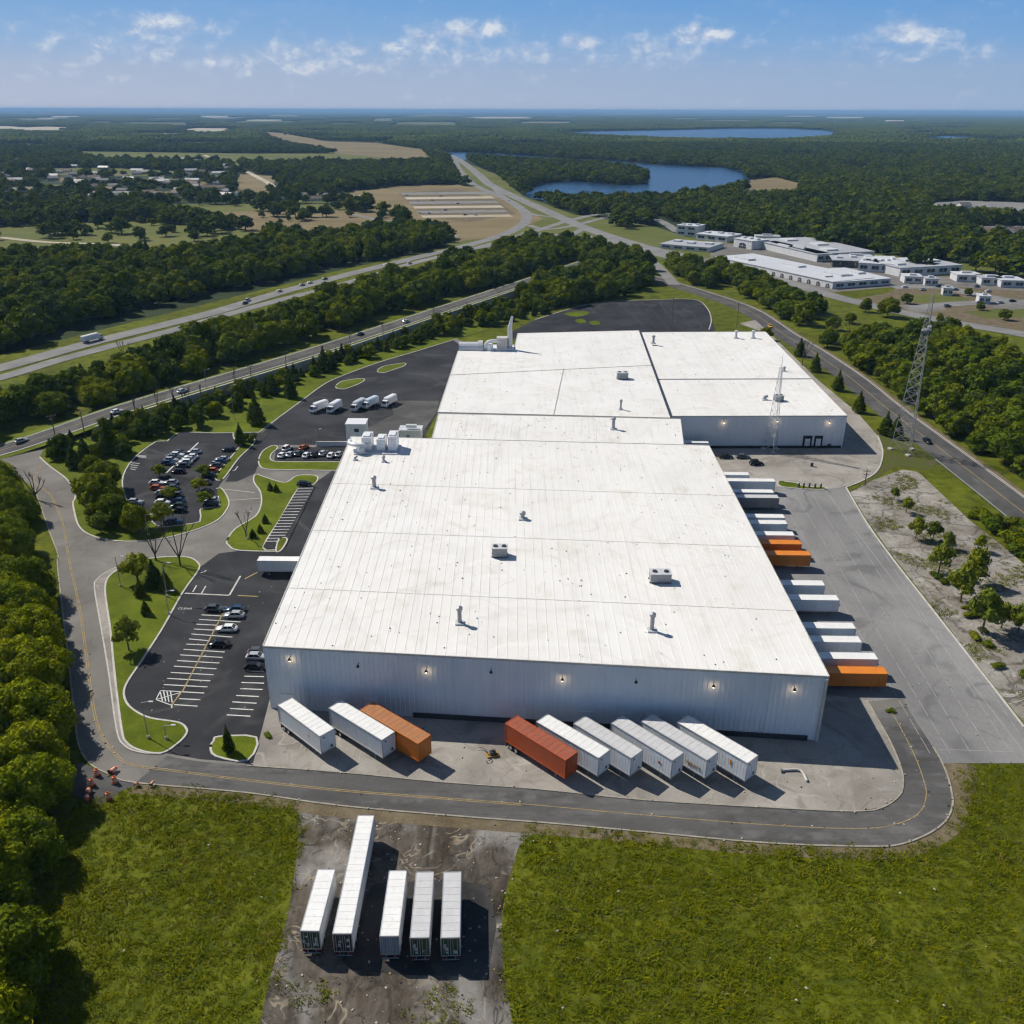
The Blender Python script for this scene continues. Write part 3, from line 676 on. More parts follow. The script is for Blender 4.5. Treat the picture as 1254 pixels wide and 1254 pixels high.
# ------------------------------------------------------------------ raised road behind its wall
ER_px = [(-60, 568), (10, 549), (62, 532), (140, 504.5), (220, 479.5), (330, 447), (408, 423), (505, 391), (575, 368), (645, 345), (720, 320)]
ER_z = [0.1, .3, 1.5, 3, 4, 4, 4, 4, 4, 3.5, 2]
er3 = [(*GX(p, z), z) for p, z in zip(ER_px, ER_z)]
er3 = spline(er3, 8); erz = [max(.1, p[2]) for p in er3]
e_top_near, e_top_far = offset(er3, -8.2), offset(er3, 7.2)
mb = strip_mb(e_top_far, e_top_near, [z - .05 for z in erz]); strip_mb(offset(er3, 14), e_top_far, [.02] * len(erz), [z - .05 for z in erz], mb)
tag(mb.build('road_bank', LAWN), kind='structure')
tag(strip_mb(offset(er3, 5.6), offset(er3, -4.9), erz).build('walled_road', TAR), kind='structure')
for d0, mt in ((5.2, WHITE_LINE), (-4.5, WHITE_LINE), (.35, YELLOW_LINE)):
    tag(strip_mb(offset(er3, d0 + .12), offset(er3, d0 - .12), [z + .03 for z in erz]).build('white_line' if mt is WHITE_LINE else 'yellow_line', mt), kind='structure')
kb2 = strip_mb(offset(er3, 5.9), offset(er3, 5.6), [z + .12 for z in erz]); strip_mb(offset(er3, -4.9), offset(er3, -5.2), [z + .12 for z in erz], None, kb2)
tag(kb2.build('kerb_edge', KERB), kind='structure')
WORLD_HOLES.append(offset(er3, 13) + offset(er3, -10)[::-1])
WALLC = plain('wall_concrete', (.46, .45, .43), .85, 0, .2, .3, (.2, .19, .17))
i0 = 20
wp = offset(er3, -8.3)
wall = thing('retaining_wall', 'long grey concrete retaining wall below the raised road', 'wall', (wp[i0][0], wp[i0][1], 0))
W0 = Vector((wp[i0][0], wp[i0][1], 0))
mb = MB()
for i in range(i0, len(wp) - 9):
    a, b_ = Vector((*wp[i], 0)) - W0, Vector((*wp[i + 1], 0)) - W0; z0_, z1_ = erz[i] + .35, erz[i + 1] + .35
    t = (b_ - a).normalized(); nrm = Vector((t.y, -t.x, 0)) * .4
    mb.add([a, b_, b_ + nrm, a + nrm, a + Vector((0, 0, z0_)), b_ + Vector((0, 0, z1_)), b_ + nrm + Vector((0, 0, z1_)), a + nrm + Vector((0, 0, z0_))], [(3, 2, 6, 7), (4, 5, 6, 7)[::-1], (0, 4, 5, 1), (0, 3, 7, 4), (1, 5, 6, 2)])
    L = (b_ - a).length; k = max(1, int(L / 6))
    for j in range(k):
        p = a.lerp(b_, (j + .5) / k) + nrm * 1.2; h = z0_ + (z1_ - z0_) * (j + .5) / k
        mb.bar(p, p + Vector((0, 0, h - .05)), .35, .5)
mb.build('wall_panels', WALLC, wall)
mb = MB()
for i in range(i0, len(wp) - 9):
    a, b_ = Vector((*wp[i], erz[i] + .42)) - W0, Vector((*wp[i + 1], erz[i + 1] + .42)) - W0
    t = (b_ - a).normalized(); nrm = Vector((t.y, -t.x, 0)) * .2
    mb.bar(a + nrm, b_ + nrm, .7, .12)
mb.build('coping', KERB, wall)
# ------------------------------------------------------------------ the warehouse
def roof_mat(name):
    m, nt, b = newmat(name)
    v = coord(nt, True)
    base = ramp(nt, noise(nt, v, .05, 5, .6), [(.3, (.725, .71, .68)), (.7, (.79, .775, .745))])
    st = coord(nt, True, (.9, .035, 1))
    stain = ramp(nt, noise(nt, st, 1.0, 6, .7, .3), [(.34, .90), (.48, 1.0)])
    c = mixc(nt, base, stain, 1.0, 'MULTIPLY')
    blot = ramp(nt, noise(nt, v, .12, 7, .7, .8), [(.30, (.87, .84, .785)), (.47, (1, 1, 1))])
    c = mixc(nt, c, blot, 1.0, 'MULTIPLY')
    nt.links.new(c, b.inputs['Base Color']); b.inputs['Roughness'].default_value = .6; b.inputs['Specular IOR Level'].default_value = .3
    return m
ROOF = roof_mat('white_roof_membrane')
add_tracks(ROOF, .022, 2.2, .006, (.56, .545, .52), .4); add_tracks(ROOF, .035, 1.6, .008, (.62, .60, .57), .35, (1, .5, 1)); add_tracks(ROOF, .02, 3.0, .03, (.80, .79, .77), .6)
def wall_mat(name, col):
    m, nt, b = newmat(name)
    v = coord(nt, True, (1.2, 1.2, .10)); v2 = coord(nt, True)
    s = ramp(nt, noise(nt, v, 1.0, 6, .7), [(.3, .93), (.6, 1.02)])
    g = ramp(nt, noise(nt, v2, .08, 4, .6), [(.3, .9), (.7, 1.05)])
    c = mixc(nt, mixc(nt, col, s, 1.0, 'MULTIPLY'), g, 1.0, 'MULTIPLY')
    rust = ramp(nt, noise(nt, coord(nt, True, (.55, .55, .03)), 1.0, 7, .75), [(.66, 0.0), (.80, .5)])
    c = mixc(nt, c, (.22, .14, .08), rust)
    nt.links.new(c, b.inputs['Base Color']); b.inputs['Roughness'].default_value = .5; b.inputs['Specular IOR Level'].default_value = .4
    return m
CLAD = wall_mat('ribbed_metal_cladding', (.77, .80, .835))
CLAD2 = wall_mat('annex_cladding', (.76, .77, .78))
TRIM = plain('roof_edge_trim', (.55, .53, .49), .5, 0, .2, .3, (.30, .19, .10))
GREYM = plain('grey_metal', (.30, .32, .34), .45, .3, .15)
DARKM = plain('dark_metal', (.045, .047, .05), .5, .2, .2)
BLACK = plain('black_rubber', (.018, .018, .019), .8, 0, .2)
WHITEP = plain('white_painted_metal', (.78, .79, .80), .35, 0, .08, .8, (.36, .33, .28))
PALE = plain('pale_grey_paint', (.56, .58, .60), .4, 0, .1, .8, (.3, .28, .25))
BULB = emit('lamp_bulb', (1.0, .78, .5), 8)

ZA, ZB, ZC, ZD = 14.0, 12.9, 12.2, 11.5
A = GP([(322, 792), (1015, 829), (868, 546), (430, 535)], ZA)          # near-left, near-right, far-right, far-left
def off_line(p, q, d):
    v = Vector((q[0] - p[0], q[1] - p[1])).normalized(); n_ = Vector((-v.y, v.x)) * d
    return (p[0] + n_.x, p[1] + n_.y), (q[0] + n_.x, q[1] + n_.y)
bf = GX((528, 536.5), ZA), GX((838, 545), ZA)
bl, br = (bf[0][0], bf[0][1] + .15), (bf[1][0], bf[1][1] + .15)
Bp = [bl, br, GX((833, 513.5), ZB), GX((537, 507), ZB)]
c_l, c_r = GX((536, 505.5), ZC), GX((822, 512.5), ZC)
Cp = [(c_l[0], c_l[1] + .3), (c_r[0], c_r[1] + .3), GX((783, 405), ZC), GX((634, 408.5), ZC), GX((629, 430), ZC), GX((561, 430), ZC)]
d_fl, d_fr = GX((820, 506.5), ZD), GX((1037.5, 509.5), ZD)
# annex stands against the right side of the rear hall
def at_line(p, q, y):
    t = (y - p[1]) / (q[1] - p[1]); return p[0] + (q[0] - p[0]) * t
crr, crb = Cp[1], Cp[2]
dn_l = (at_line(crr, crb, d_fr[1]) + .06, d_fr[1] - 1.0)
db = GX((937, 406.5), ZD)
db_l = (at_line(crr, crb, db[1] - 2) + .06, db[1] - 2)
Dp = [dn_l, d_fr, db, db_l]
wh = thing('warehouse', 'very large white-roofed warehouse with grey ribbed metal walls and a lower rear annex', 'warehouse', (sum(p[0] for p in A) / 4, sum(p[1] for p in A) / 4, 0))
WO = Vector((wh.location.x, wh.location.y, 0))
def rel(p): return (p[0] - WO.x, p[1] - WO.y)
def hall(poly, h, mat, seam, roofseams=True, label=None, ribs=()):
    P = [rel(p) for p in poly]
    mb = MB().prism(P, 0, h - .02, top=False)
    for (i, step, dpt) in ribs:
        a, b_ = Vector(P[i]), Vector(P[(i + 1) % len(P)]); L = (b_ - a).length; t = (b_ - a) / L; n_ = Vector((t.y, -t.x))
        k = int(L / step)
        for j in range(k):
            p = a + t * ((j + .5) * L / k) + n_ * (dpt / 2)
            mb.box((p.x, p.y, h / 2), (.34, dpt, h - .5), math.atan2(t.y, t.x))
    wl = mb.build('wall', mat, wh)
    if label: wl['label'] = label
    ins = []
    mb = MB().prism(P, h - .02, h + .12)
    if roofseams:                                   # standing seams along the length of the roof
        fl, fr, kr, kl = P[0], P[1], P[2], P[-1]
        W_ = Vector(fr) - Vector(fl); k = int(W_.length / seam)
        for j in range(1, k):
            t = j / k
            a = Vector(fl).lerp(Vector(fr), t); b_ = Vector(kl).lerp(Vector(kr), t)
            d = (b_ - a).normalized() * .6
            mb.bar((*(a + d), h + .13), (*(b_ - d), h + .13), .14, .07)
    rf = mb.build('roof', ROOF, wh)
    mb = MB(); m_ = len(P)
    for i in range(m_):
        a, b_ = Vector(P[i]), Vector(P[(i + 1) % m_]); t = (b_ - a).normalized(); n_ = Vector((t.y, -t.x))
        mb.bar((*(a + n_ * .03 - t * .0), h + .02), (*(b_ + n_ * .03 - t * .25), h + .02), .22, .42)
    mb.build('roof_edge', TRIM, wh)
    return wl, rf, P
wallA, roofA, PA = hall(A, ZA, CLAD, 1.9, ribs=((0, .92, .12), (1, 1.5, .12)))
wallB, roofB, PB = hall(Bp, ZB, CLAD2, 2.4)
wallC, roofC, PC = hall(Cp, ZC, CLAD2, 3.6, False)
wallD, roofD, PD = hall(Dp, ZD, CLAD2, 3, True, 'pale wall of the lower annex', ribs=((0, 1.4, .07),))
# cross joints in the roofs, as low caps
def cap(parent, p0, p1, z, w_=.35, h=.16, nm='roof_joint', m=None):
    MB().bar((*rel(p0), z), (*rel(p1), z), w_, h).build(nm, m or TRIM, parent)
def lerp2(a, b_, t): return (a[0] + (b_[0] - a[0]) * t, a[1] + (b_[1] - a[1]) * t)
for t in (.19, .43, .68):
    cap(roofA, lerp2(A[0], A[3], t), lerp2(A[1], A[2], t), ZA + .14, .14, .06)
    roofA.data.name = 'roof'
cap(roofC, lerp2(Cp[0], Cp[5], .55), lerp2(Cp[1], Cp[2], .52), ZC + .17, .3)
cap(roofC, lerp2(Cp[0], Cp[1], .50), lerp2(GX((690, 452), ZC), GX((690, 452), ZC), 1), ZC + .18, .3)
cap(roofC, lerp2(Cp[1], Cp[2], .0), lerp2(Cp[1], Cp[2], 1.0), ZC + .12, .6, .35, m=DARKM)
cap(roofD, lerp2(Dp[0], Dp[3], .36), lerp2(Dp[1], Dp[2], .36), ZD + .2, .5, .3, m=GREYM)
# small roof drains and fastener plates dotted over the roofs
mb = MB()
def dots(poly, z, n, rnd):
    for _ in range(n):
        u, v_ = rnd.random(), rnd.random()
        p = lerp2(lerp2(poly[0], poly[1], u), lerp2(poly[-1], poly[2], u), .01 + .98 * v_)
        s_ = rnd.uniform(.10, .26); x, y = rel(p)
        mb.box((x, y, z + .16), (s_, s_ * rnd.uniform(.6, 1.4), .18), rnd.random() * 3)
rr = random.Random(5)
dots(A, ZA, 190, rr); dots(Bp, ZB, 40, rr); dots([Cp[0], Cp[1], Cp[2], Cp[5]], ZC, 110, rr); dots(Dp, ZD, 40, rr)
tag(mb.build('roof_drains', DARKM, wh), kind='stuff')

# openings, lamps and trim on the front wall
fa, fb = Vector(PA[0]), Vector(PA[1]); ft = (fb - fa).normalized(); fn = Vector((ft.y, -ft.x)); fang = math.atan2(ft.y, ft.x)
def on_wall(px, py, a, t, base):
    """where the sight line through a pixel meets the wall plane through a (relative) along t"""
    d = CR @ Vector(((px - 627) / FPX, (627 - py) / FPX, -1))
    n_ = Vector((t.y, -t.x)); a_ = Vector((a.x + WO.x, a.y + WO.y))
    s_ = (n_.dot(a_)) / (n_.x * d.x + n_.y * d.y)
    return Vector((d.x * s_ - WO.x, d.y * s_ - WO.y)), CAM_H + d.z * s_
def lamp(px, py, a, t, bright=True):
    p, z = on_wall(px, py, a, t, 0); n_ = Vector((t.y, -t.x))
    q = p + n_ * .14
    o = MB().bar((*q, z + .5), (*(q + n_ * .9), z + .62), .1).tube((*(q + n_ * .9), z + .66), (*(q + n_ * .9), z + .2), .12, .34).build('wall_lamp', DARKM, wh)
    MB().tube((*(q + n_ * .9), z + .19), (*(q + n_ * .9), z + .02), .24, .17).build('lamp_bulb', BULB if bright else GREYM, o)
    if bright:
        L = bpy.data.lights.new('lamp_light', 'POINT'); L.energy = 20; L.color = (1, .72, .42); L.shadow_soft_size = .18
        lo = bpy.data.objects.new('lamp_light', L); COL.objects.link(lo); lo.location = (*(q + n_ * .9), z - .2); adopt(lo, o)
for px, py in ((356.6, 806), (440, 814), (523, 820), (602, 821), (689, 830), (778.6, 833), (873, 838), (971.6, 842.5)):
    lamp(px, py, fa, ft, px not in (440, 602, 778.6))
da, dt = Vector(PD[0]), (Vector(PD[1]) - Vector(PD[0])).normalized()
for px, py in ((886, 517), (951, 515), (1014.6, 517)): lamp(px, py, da, dt)
# dock doors along the foot of the front wall, half hidden by the trailers
def dock(c, t, w_=2.7, h=2.5, z0=1.15, mat=None, kind='dock_door', depth=.18, seal=True):
    n_ = Vector((t.y, -t.x)); rz = math.atan2(t.y, t.x)
    o = MB().box((*(c + n_ * (.05 + depth / 2)), z0 + h / 2), (w_, depth, h), rz).build(kind, mat or PALE, wh)
    mb = MB()
    for s_ in (-1, 1): mb.box((*(c + n_ * .2 + t * s_ * (w_ / 2 + .26)), z0 + h / 2), (.5, .42, h + .1), rz)
    mb.box((*(c + n_ * .2), z0 + h + .28), (w_ + 1.02, .44, .5), rz)
    if seal: mb.build('dock_seal', GREYM, o)
    for s_ in (-.9, .9): MB().box((*(c + n_ * .25 + t * s_), z0 - .3), (.35, .5, .4), rz).build('dock_bumper', BLACK, o)
L = (fb - fa).length
for px in (356, 417, 456, 634, 671, 717, 764, 800, 844):      # one behind each trailer
    p_, _ = on_wall(px, 880, fa, ft, 0); dock(p_, ft, mat=CLAD, seal=False)
mb = MB(); mb.bar((*(fa + fn * .22 + ft * 28), .55), (*(fb + fn * .22 - ft * 2), .55), .24, 1.1); mb.build('wall_base', DARKM, wh)
for k in (0.075, .345, .62, .905):
    c = fa.lerp(fb, k) + fn * .22; MB().bar((*c, .3), (*c, ZA - .4), .13).build('downpipe', CLAD, wh)
mb = MB(); c = fb + fn * .3 - ft * .35; mb.bar((*c, 0), (*c, ZA - .3), .5); mb.build('corner_trim', TRIM, wh)
# right side docks of the near hall
ra, rb = Vector(PA[1]), Vector(PA[2]); rt = (rb - ra).normalized(); LR = (rb - ra).length
for k in range(24): dock(ra + rt * (5 + k * (LR - 10) / 23), rt)
# annex doors
def annex_door(x0, x1, ytop, ybot, mat, frame, nm):
    p0, zt = on_wall(x0, ytop, da, dt, 0); p1, _ = on_wall(x1, ytop, da, dt, 0); c = (p0 + p1) / 2; w_ = (p1 - p0).length
    n_ = Vector((dt.y, -dt.x)); rz = math.atan2(dt.y, dt.x)
    o = MB().box((*(c + n_ * .12), zt / 2), (w_, .2, zt), rz).build(nm, frame, wh)
    if mat: MB().box((*(c + n_ * .25), zt * .40), (w_ * .58, .1, zt * .74), rz).build('door_leaf', mat, o)
annex_door(984, 995, 533.5, 550, WHITEP, BLACK, 'dock_door'); annex_door(997.8, 1008, 533.5, 550, WHITEP, BLACK, 'dock_door')
annex_door(1020, 1029, 530, 549, None, WHITEP, 'door'); annex_door(1013.5, 1017.5, 543.5, 549.5, None, DARKM, 'door')
mb = MB(); mb.bar((*(Vector(PD[0]) + Vector((0, -.2))), .5), (*(Vector(PD[1]) + Vector((-.5, -.2))), .5), .24, .9); mb.build('wall_base', BLACK, wh)

# ------------------------------------------------------------------ things on the roofs
def unit(px, py, z, label, d=(3.4, 2.4, 2.0), rz=.0, group='air handling units on the warehouse roofs'):
    p = G(px, py, z); t = thing('rooftop_unit', label, 'air conditioner', (p.x, p.y, z + .12), rz, group)
    mb = MB().box((0, 0, .5 * d[2] + .3), d)
    for i in range(9): mb.box((-d[0] * .44 + i * d[0] * .11, -d[1] / 2 - .03, d[2] * .5 + .3), (.07, .08, d[2] * .8))
    mb.build('casing', GREYM, t)
    MB().box((0, 0, d[2] + .33), (d[0] + .2, d[1] + .2, .1)).build('lid', PALE, t)
    for s_ in (-.28, .28): MB().tube((s_ * d[0], 0, d[2] + .38), (s_ * d[0], 0, d[2] + .62), .55, .5, 12).build('fan', DARKM, t)
    for s_ in (-1, 1): MB().box((0, s_ * d[1] * .35, .15), (d[0] + .3, .25, .3)).build('skid', DARKM, t)
unit(612, 681, ZA, 'boxy grey rooftop unit near the middle of the near roof')
unit(808, 712, ZA, 'wide low grey rooftop unit on the right of the near roof', (4.4, 2.6, 1.9))
unit(762, 464, ZC, 'dark grey rooftop unit on the rear roof', (4.2, 2.8, 2.2))
unit(953, 491, ZD, 'small rooftop unit on the front of the annex roof', (3, 2.2, 1.7), .2)
def vent(px, py, z, label, h=3.0, r=.42, kind=0, m=None):
    p = G(px, py, z); t = thing('roof_vent', label, 'roof vent', (p.x, p.y, z + .1), 0, 'exhaust stacks and vents on the roofs')
    MB().tube((0, 0, .3), (0, 0, h), r, r, 12).build('pipe', m or GREYM, t)
    MB().box((0, 0, .18), (r * 4, r * 4, .36)).build('flashing', PALE, t)
    mb = MB()
    if kind == 0: mb.tube((0, 0, h - .15), (0, 0, h + .45), r * 1.5, r * 1.5, 12).tube((0, 0, h + .45), (0, 0, h + .75), r * 1.5, r * .3, 12)
    else: mb.tube((-.1, 0, h - .2), (r * 2.2, 0, h + .25), r, r, 10)
    mb.build('cowl', m or GREYM, t)
vent(563, 764, ZA, 'tall capped exhaust stack at the front of the near roof left of centre', 3.2)
vent(798, 773, ZA, 'tall capped exhaust stack at the front of the near roof right of centre', 3.4)
vent(640, 636, ZA, 'short dark vent behind the boxy rooftop unit', 1.4, .5)
vent(458.5, 598, ZA, 'bulbous exhaust stack near the left edge of the near roof', 2.8, .5)
vent(470, 566, ZA, 'small dark vent just in front of the white ducts', 1.3, .32); vent(435, 564, ZA, 'small dark vent at the left edge of the near roof behind the bulbous stack', 1.0, .3, 1)
vent(751, 526, ZB, 'tall grey stack with cowl on the narrow link roof', 3.4, .5); vent(760, 502, ZC, 'thin dark stack at the front of the rear roof', 3, .34)
vent(800, 421, ZC, 'dark stack at the far right corner of the rear roof', 3, .5)
vent(901, 414.5, ZD, 'white twin-ring vent on the annex roof, left of the pair', 3, .55, 0, PALE); vent(922, 414.5, ZD, 'white twin-ring vent on the annex roof, right of the pair', 3, .6, 0, PALE)
vent(936, 490, ZD, 'squat dark vent beside the small unit on the annex roof', 1.2, .5, 1); vent(960, 455, ZD, 'stubby vent on the annex ridge', 1.3, .35)
# white duct cluster at the back left of the near roof
p = G(463, 551, ZA)
t = thing('dust_collector', 'cluster of white ducts and filter boxes at the back left of the near roof', 'ventilation plant', (p.x, p.y, ZA + .12))
for k, (x, y, w_, d, h) in enumerate(((-3.0, .6, 3.2, 5.6, 4.6), (1.2, .4, 2.8, 5.0, 4.0), (4.6, .6, 3.0, 5.6, 5.0))):
    mb = MB().box((x, y, h * .45 + .3), (w_ * .86, d, h * .9)).box((x, y - .2, h * .9 + .4), (w_ * .6, d * .7, .5))
    for q in range(5): mb.box((x, y - d / 2 - .03, .7 + q * h * .16), (w_ * .86, .08, .08))
    mb.build('filter_box', WHITEP, t)
mb = MB()
pts = spline([(-3.2, -2.6, 2.2), (-4.4, -4.0, 2.6), (-6.2, -3.6, 2.8), (-8.0, -1.6, 2.6), (-8.4, 1.4, 2.2)], 4)
for a, b_ in zip(pts[:-1], pts[1:]): mb.tube(a, b_, .65, .65, 10)
mb.build('duct', WHITEP, t)
MB().tube((-4.2, -3.6, .2), (-4.2, -3.6, 2.2), 1.0, 1.0, 10).build('fan_housing', PALE, t)
MB().box((0, -.5, .18), (13, 8, .3)).build('platform', PALE, t)
# loading tower at the left of the near hall
q0 = G(437, 549)
t = thing('stair_tower', 'small white box-shaped stair tower against the left side of the near hall', 'stair tower', (q0.x, q0.y + 3.2, 0))
MB().box((0, 0, 4.2), (6.6, 6, 8.4)).build('wall', WHITEP, t); MB().box((0, 0, 8.55), (7, 6.4, .3)).build('roof', WHITEP, t)
MB().box((.3, -3.06, 6.4), (1.6, .1, 1.2)).build('window', DARKM, t)
# rear left exhaust plant
q0 = G(560, 432, ZC); q1 = G(630, 430, ZC)
t = thing('process_plant', 'white process plant with big round duct behind the rear left roof corner', 'process plant', ((q0.x + q1.x) / 2, q0.y + 4.5, 0))
Wp = q1.x - q0.x
MB().box((Wp * .30, 2.5, 6.6), (Wp * .38, 7, 13.2)).build('plant_room', WHITEP, t)
MB().tube((-Wp * .48, 1.5, 12.5), (-Wp * .12, 1.5, 12.5), 2.9, 2.9, 20).tube((-Wp * .14, 1.5, 12.5), (-Wp * .06, 1.5, 12.5), 3.5, 3.5, 20).build('round_duct', PALE, t, False)
MB().box((-Wp * .28, 1.5, 4.8), (Wp * .42, 4.5, 9.6)).build('duct_support', GREYM, t)
mb = MB(); pts = spline([(Wp * -.02, 0, 10), (Wp * -.01, -.5, 14.5), (Wp * .06, -.5, 16.2), (Wp * .2, -.3, 16.2), (Wp * .30, 0, 15.5)], 5)
for a, b_ in zip(pts[:-1], pts[1:]): mb.tube(a, b_, .7, .7, 10)
mb.tube((Wp * .06, -.4, 11), (Wp * .06, -.4, 15), 1.5, 1.5, 14).build('bent_duct', WHITEP, t)
mb = MB().tube((Wp * .42, 1, 13.2), (Wp * .42, 1, 22.5), 1.1, .95, 12).tube((Wp * .42, 1, 22), (Wp * .46, 1, 26.5), .9, .45, 10); mb.build('chimney', PALE, t)
MB().box((Wp * .28, 1.2, 15.4), (4.5, 4, 4.4)).build('hopper', TRIM, t)
# low link building beside the hall on the left
q0 = G(512, 537)
t = thing('pump_house', 'low white pump house beside the link roof on the left', 'shed', (q0.x - 2.4, q0.y, 0))
MB().box((0, 0, 1.9), (7.5, 5, 3.8)).build('wall', WHITEP, t); MB().box((0, 0, 3.88), (8.1, 5.6, .16)).build('roof', PALE, t); MB().tube((-1.5, -1, 5.0), (2.2, -1, 5.0), .7, .7, 12).build('tank', WHITEP, t)
MB().box((-.8, -2.56, 1.1), (1.2, .1, 2.2)).build('door', GREYM, t)
# ------------------------------------------------------------------ trailers
PAINT = {
    'white': plain('trailer_white', (.76, .78, .80), .35, 0, .06, .5, (.42, .40, .36)),
    'grey': plain('trailer_grey', (.52, .56, .60), .4, 0, .1, .5, (.3, .3, .3)),
    'slate': plain('trailer_slate', (.20, .21, .22), .45, 0, .15, .5, (.12, .11, .10)),
    'blue': plain('trailer_pale_blue', (.52, .62, .72), .4, 0, .1, .5, (.34, .36, .38)),
    'orange': plain('trailer_orange', (.64, .175, .008), .42, 0, .15, .5, (.26, .10, .03)),
    'red': plain('trailer_red_orange', (.48, .075, .010), .42, 0, .15, .5, (.20, .05, .02)),
}
ROOFS = {
    'white': plain('trailer_roof_white', (.80, .80, .78), .5, 0, .08, .4, (.5, .48, .44)),
    'grey': plain('trailer_roof_grey', (.56, .56, .565), .5, 0, .12, .7, (.42, .41, .40)),
    'orange': plain('trailer_roof_orange', (.40, .16, .055), .55, 0, .2, .8, (.3, .22, .16)),
    'bright': plain('trailer_roof_bright_orange', (.70, .22, .015), .5, 0, .15, .8, (.5, .22, .06)),
    'red': plain('trailer_roof_red', (.33, .085, .04), .55, 0, .2, .8, (.24, .16, .12)),
}
GREEND = plain('door_green', (.012, .055, .030), .35, 0, .2)
BLUED = plain('door_blue_grey', (.20, .25, .31), .4, 0, .15)
CHROME = plain('aluminium', (.60, .61, .62), .3, .6, .1)
REDL = plain('red_lens', (.32, .012, .01), .25)
AMBER = plain('amber_lens', (.70, .28, .03), .3)
GOLD = plain('gold_lettering', (.34, .21, .06), .4)
wheel_me = {}
def wheel_meshes():
    if not wheel_me:
        mb = MB().tube((0, -.30, 0), (0, .30, 0), .5, .5, 16); wheel_me['t'] = mesh_from('tyre', mb.v, mb.f, [BLACK])
        mb = MB().tube((0, -.315, 0), (0, .315, 0), .27, .27, 12); wheel_me['r'] = mesh_from('rim', mb.v, mb.f, [CHROME])
    return wheel_me['t'], wheel_me['r']
def add_wheel(parent, x, y, s=1.0, nm='wheel'):
    a, b_ = wheel_meshes(); o = put(nm, a, parent, (x, y, .5 * s)); o.scale = (s, s, s); put('rim', b_, o); return o
gf = 'trailers backed up to the front docks'
PROTO = {}
def trailer_proto(kind, L, roof, door):
    key = (kind, L, roof, door)
    if key in PROTO: return None
    t = thing('semi_trailer', 'semi trailer', 'trailer'); PROTO[key] = t
    W_, z0, z1 = 2.6, 1.12, 4.05; m = PAINT[kind]
    mb = MB().box((0, 0, (z0 + z1) / 2), (L, W_ - .06, z1 - z0 - .04))
    for s_ in (-1, 1):
        k = int(L / .61)
        for i in range(1, k): mb.box((-L / 2 + i * L / k, s_ * (W_ / 2 - .024), (z0 + z1) / 2), (.06, .022, z1 - z0 - .3))
    for y in (-.75, 0, .75): mb.box((L / 2 + .01, y, (z0 + z1) / 2), (.05, .06, z1 - z0 - .4))
    mb.build('body', m, t)
    mb = MB().box((0, 0, z1), (L - .1, W_ - .16, .05))
    for i in range(1, int(L / 1.22)): mb.box((-L / 2 + i * 1.22, 0, z1 + .03), (.05, W_ - .2, .03))
    mb.build('roof', ROOFS[roof], t)
    mb = MB()
    rail = CHROME if kind in ('white', 'grey', 'blue') else m
    for s_ in (-1, 1): mb.box((0, s_ * (W_ / 2 - .03), z1 - .03), (L, .10, .17)).box((0, s_ * (W_ / 2 - .02), z0 + .08), (L, .09, .2))
    mb.box((L / 2 - .02, 0, z1 - .03), (.12, W_, .17)).box((L / 2 - .02, 0, z0 + .08), (.12, W_, .2)).box((-L / 2 + .03, 0, z1 - .03), (.12, W_, .2)).box((-L / 2 + .03, 0, z0 + .05), (.12, W_, .16))
    for sx_ in (-1, 1):
        for s_ in (-1, 1): mb.box((sx_ * (L / 2 - .03), s_ * (W_ / 2 - .03), (z0 + z1) / 2), (.13, .12, z1 - z0 - .2))
    mb.build('rails', rail, t)
    dm = {'same': m, 'green': GREEND, 'blue': BLUED, 'dark': DARKM}[door]
    for s_ in (-1, 1):
        o = MB().box((-L / 2 - .02, s_ * .62, (z0 + z1) / 2), (.07, 1.18, z1 - z0 - .34)).build('door', dm, t)
        mb = MB()
        for y in (.32, .92): mb.bar((-L / 2 - .09, s_ * y, z0 + .2), (-L / 2 - .09, s_ * y, z1 - .22), .05)
        mb.bar((-L / 2 - .10, s_ * .3, z0 + 1.0), (-L / 2 - .10, s_ * .75, z0 + 1.0), .07)
        mb.build('lock_rod', CHROME, o)
        if door in ('green', 'dark'):
            mb = MB(); r = random.Random(int(L * 7) + len(PROTO) * 3 + s_)
            for q in range(5 if door == 'green' else 2):
                mb.box((-L / 2 - .066, s_ * .62 + r.uniform(-.32, .32), z0 + r.uniform(.5, 2.3)), (.02, r.uniform(.16, .42), r.uniform(.18, .5)), 0)
            mb.build('emblem', PALE, o)
        o = MB().box((-L / 2 - .05, s_ * 1.05, .98), (.08, .36, .16)).build('tail_light', REDL, t)
        MB().box((-L / 2 + .12, s_ * .85, .62), (.04, .7, .85)).build('mud_flap', BLACK, t)
        mb = MB(); mb.box((L / 2 - 2.6, s_ * .85, .62), (.16, .16, 1.05)).box((L / 2 - 2.6, s_ * .85, .07), (.34, .34, .12)).bar((L / 2 - 2.6, s_ * .85, 1.0), (L / 2 - 1.9, s_ * .85, 1.1), .08)
        mb.build('landing_gear', GREYM, t)
    mb = MB().box((-L / 2 + .02, 0, .5), (.1, 2.3, .12))
    for s_ in (-1, 1): mb.box((-L / 2 + .04, s_ * .6, .78), (.1, .1, .6))
    mb.build('bumper', GREYM, t)
    MB().box((-L / 2 + 2.4, 0, .95), (3.6, 1.1, .28)).build('chassis', DARKM, t)
    for x in (-L / 2 + 1.35, -L / 2 + 2.65):
        for s_ in (-1, 1): add_wheel(t, x, s_ * .95)
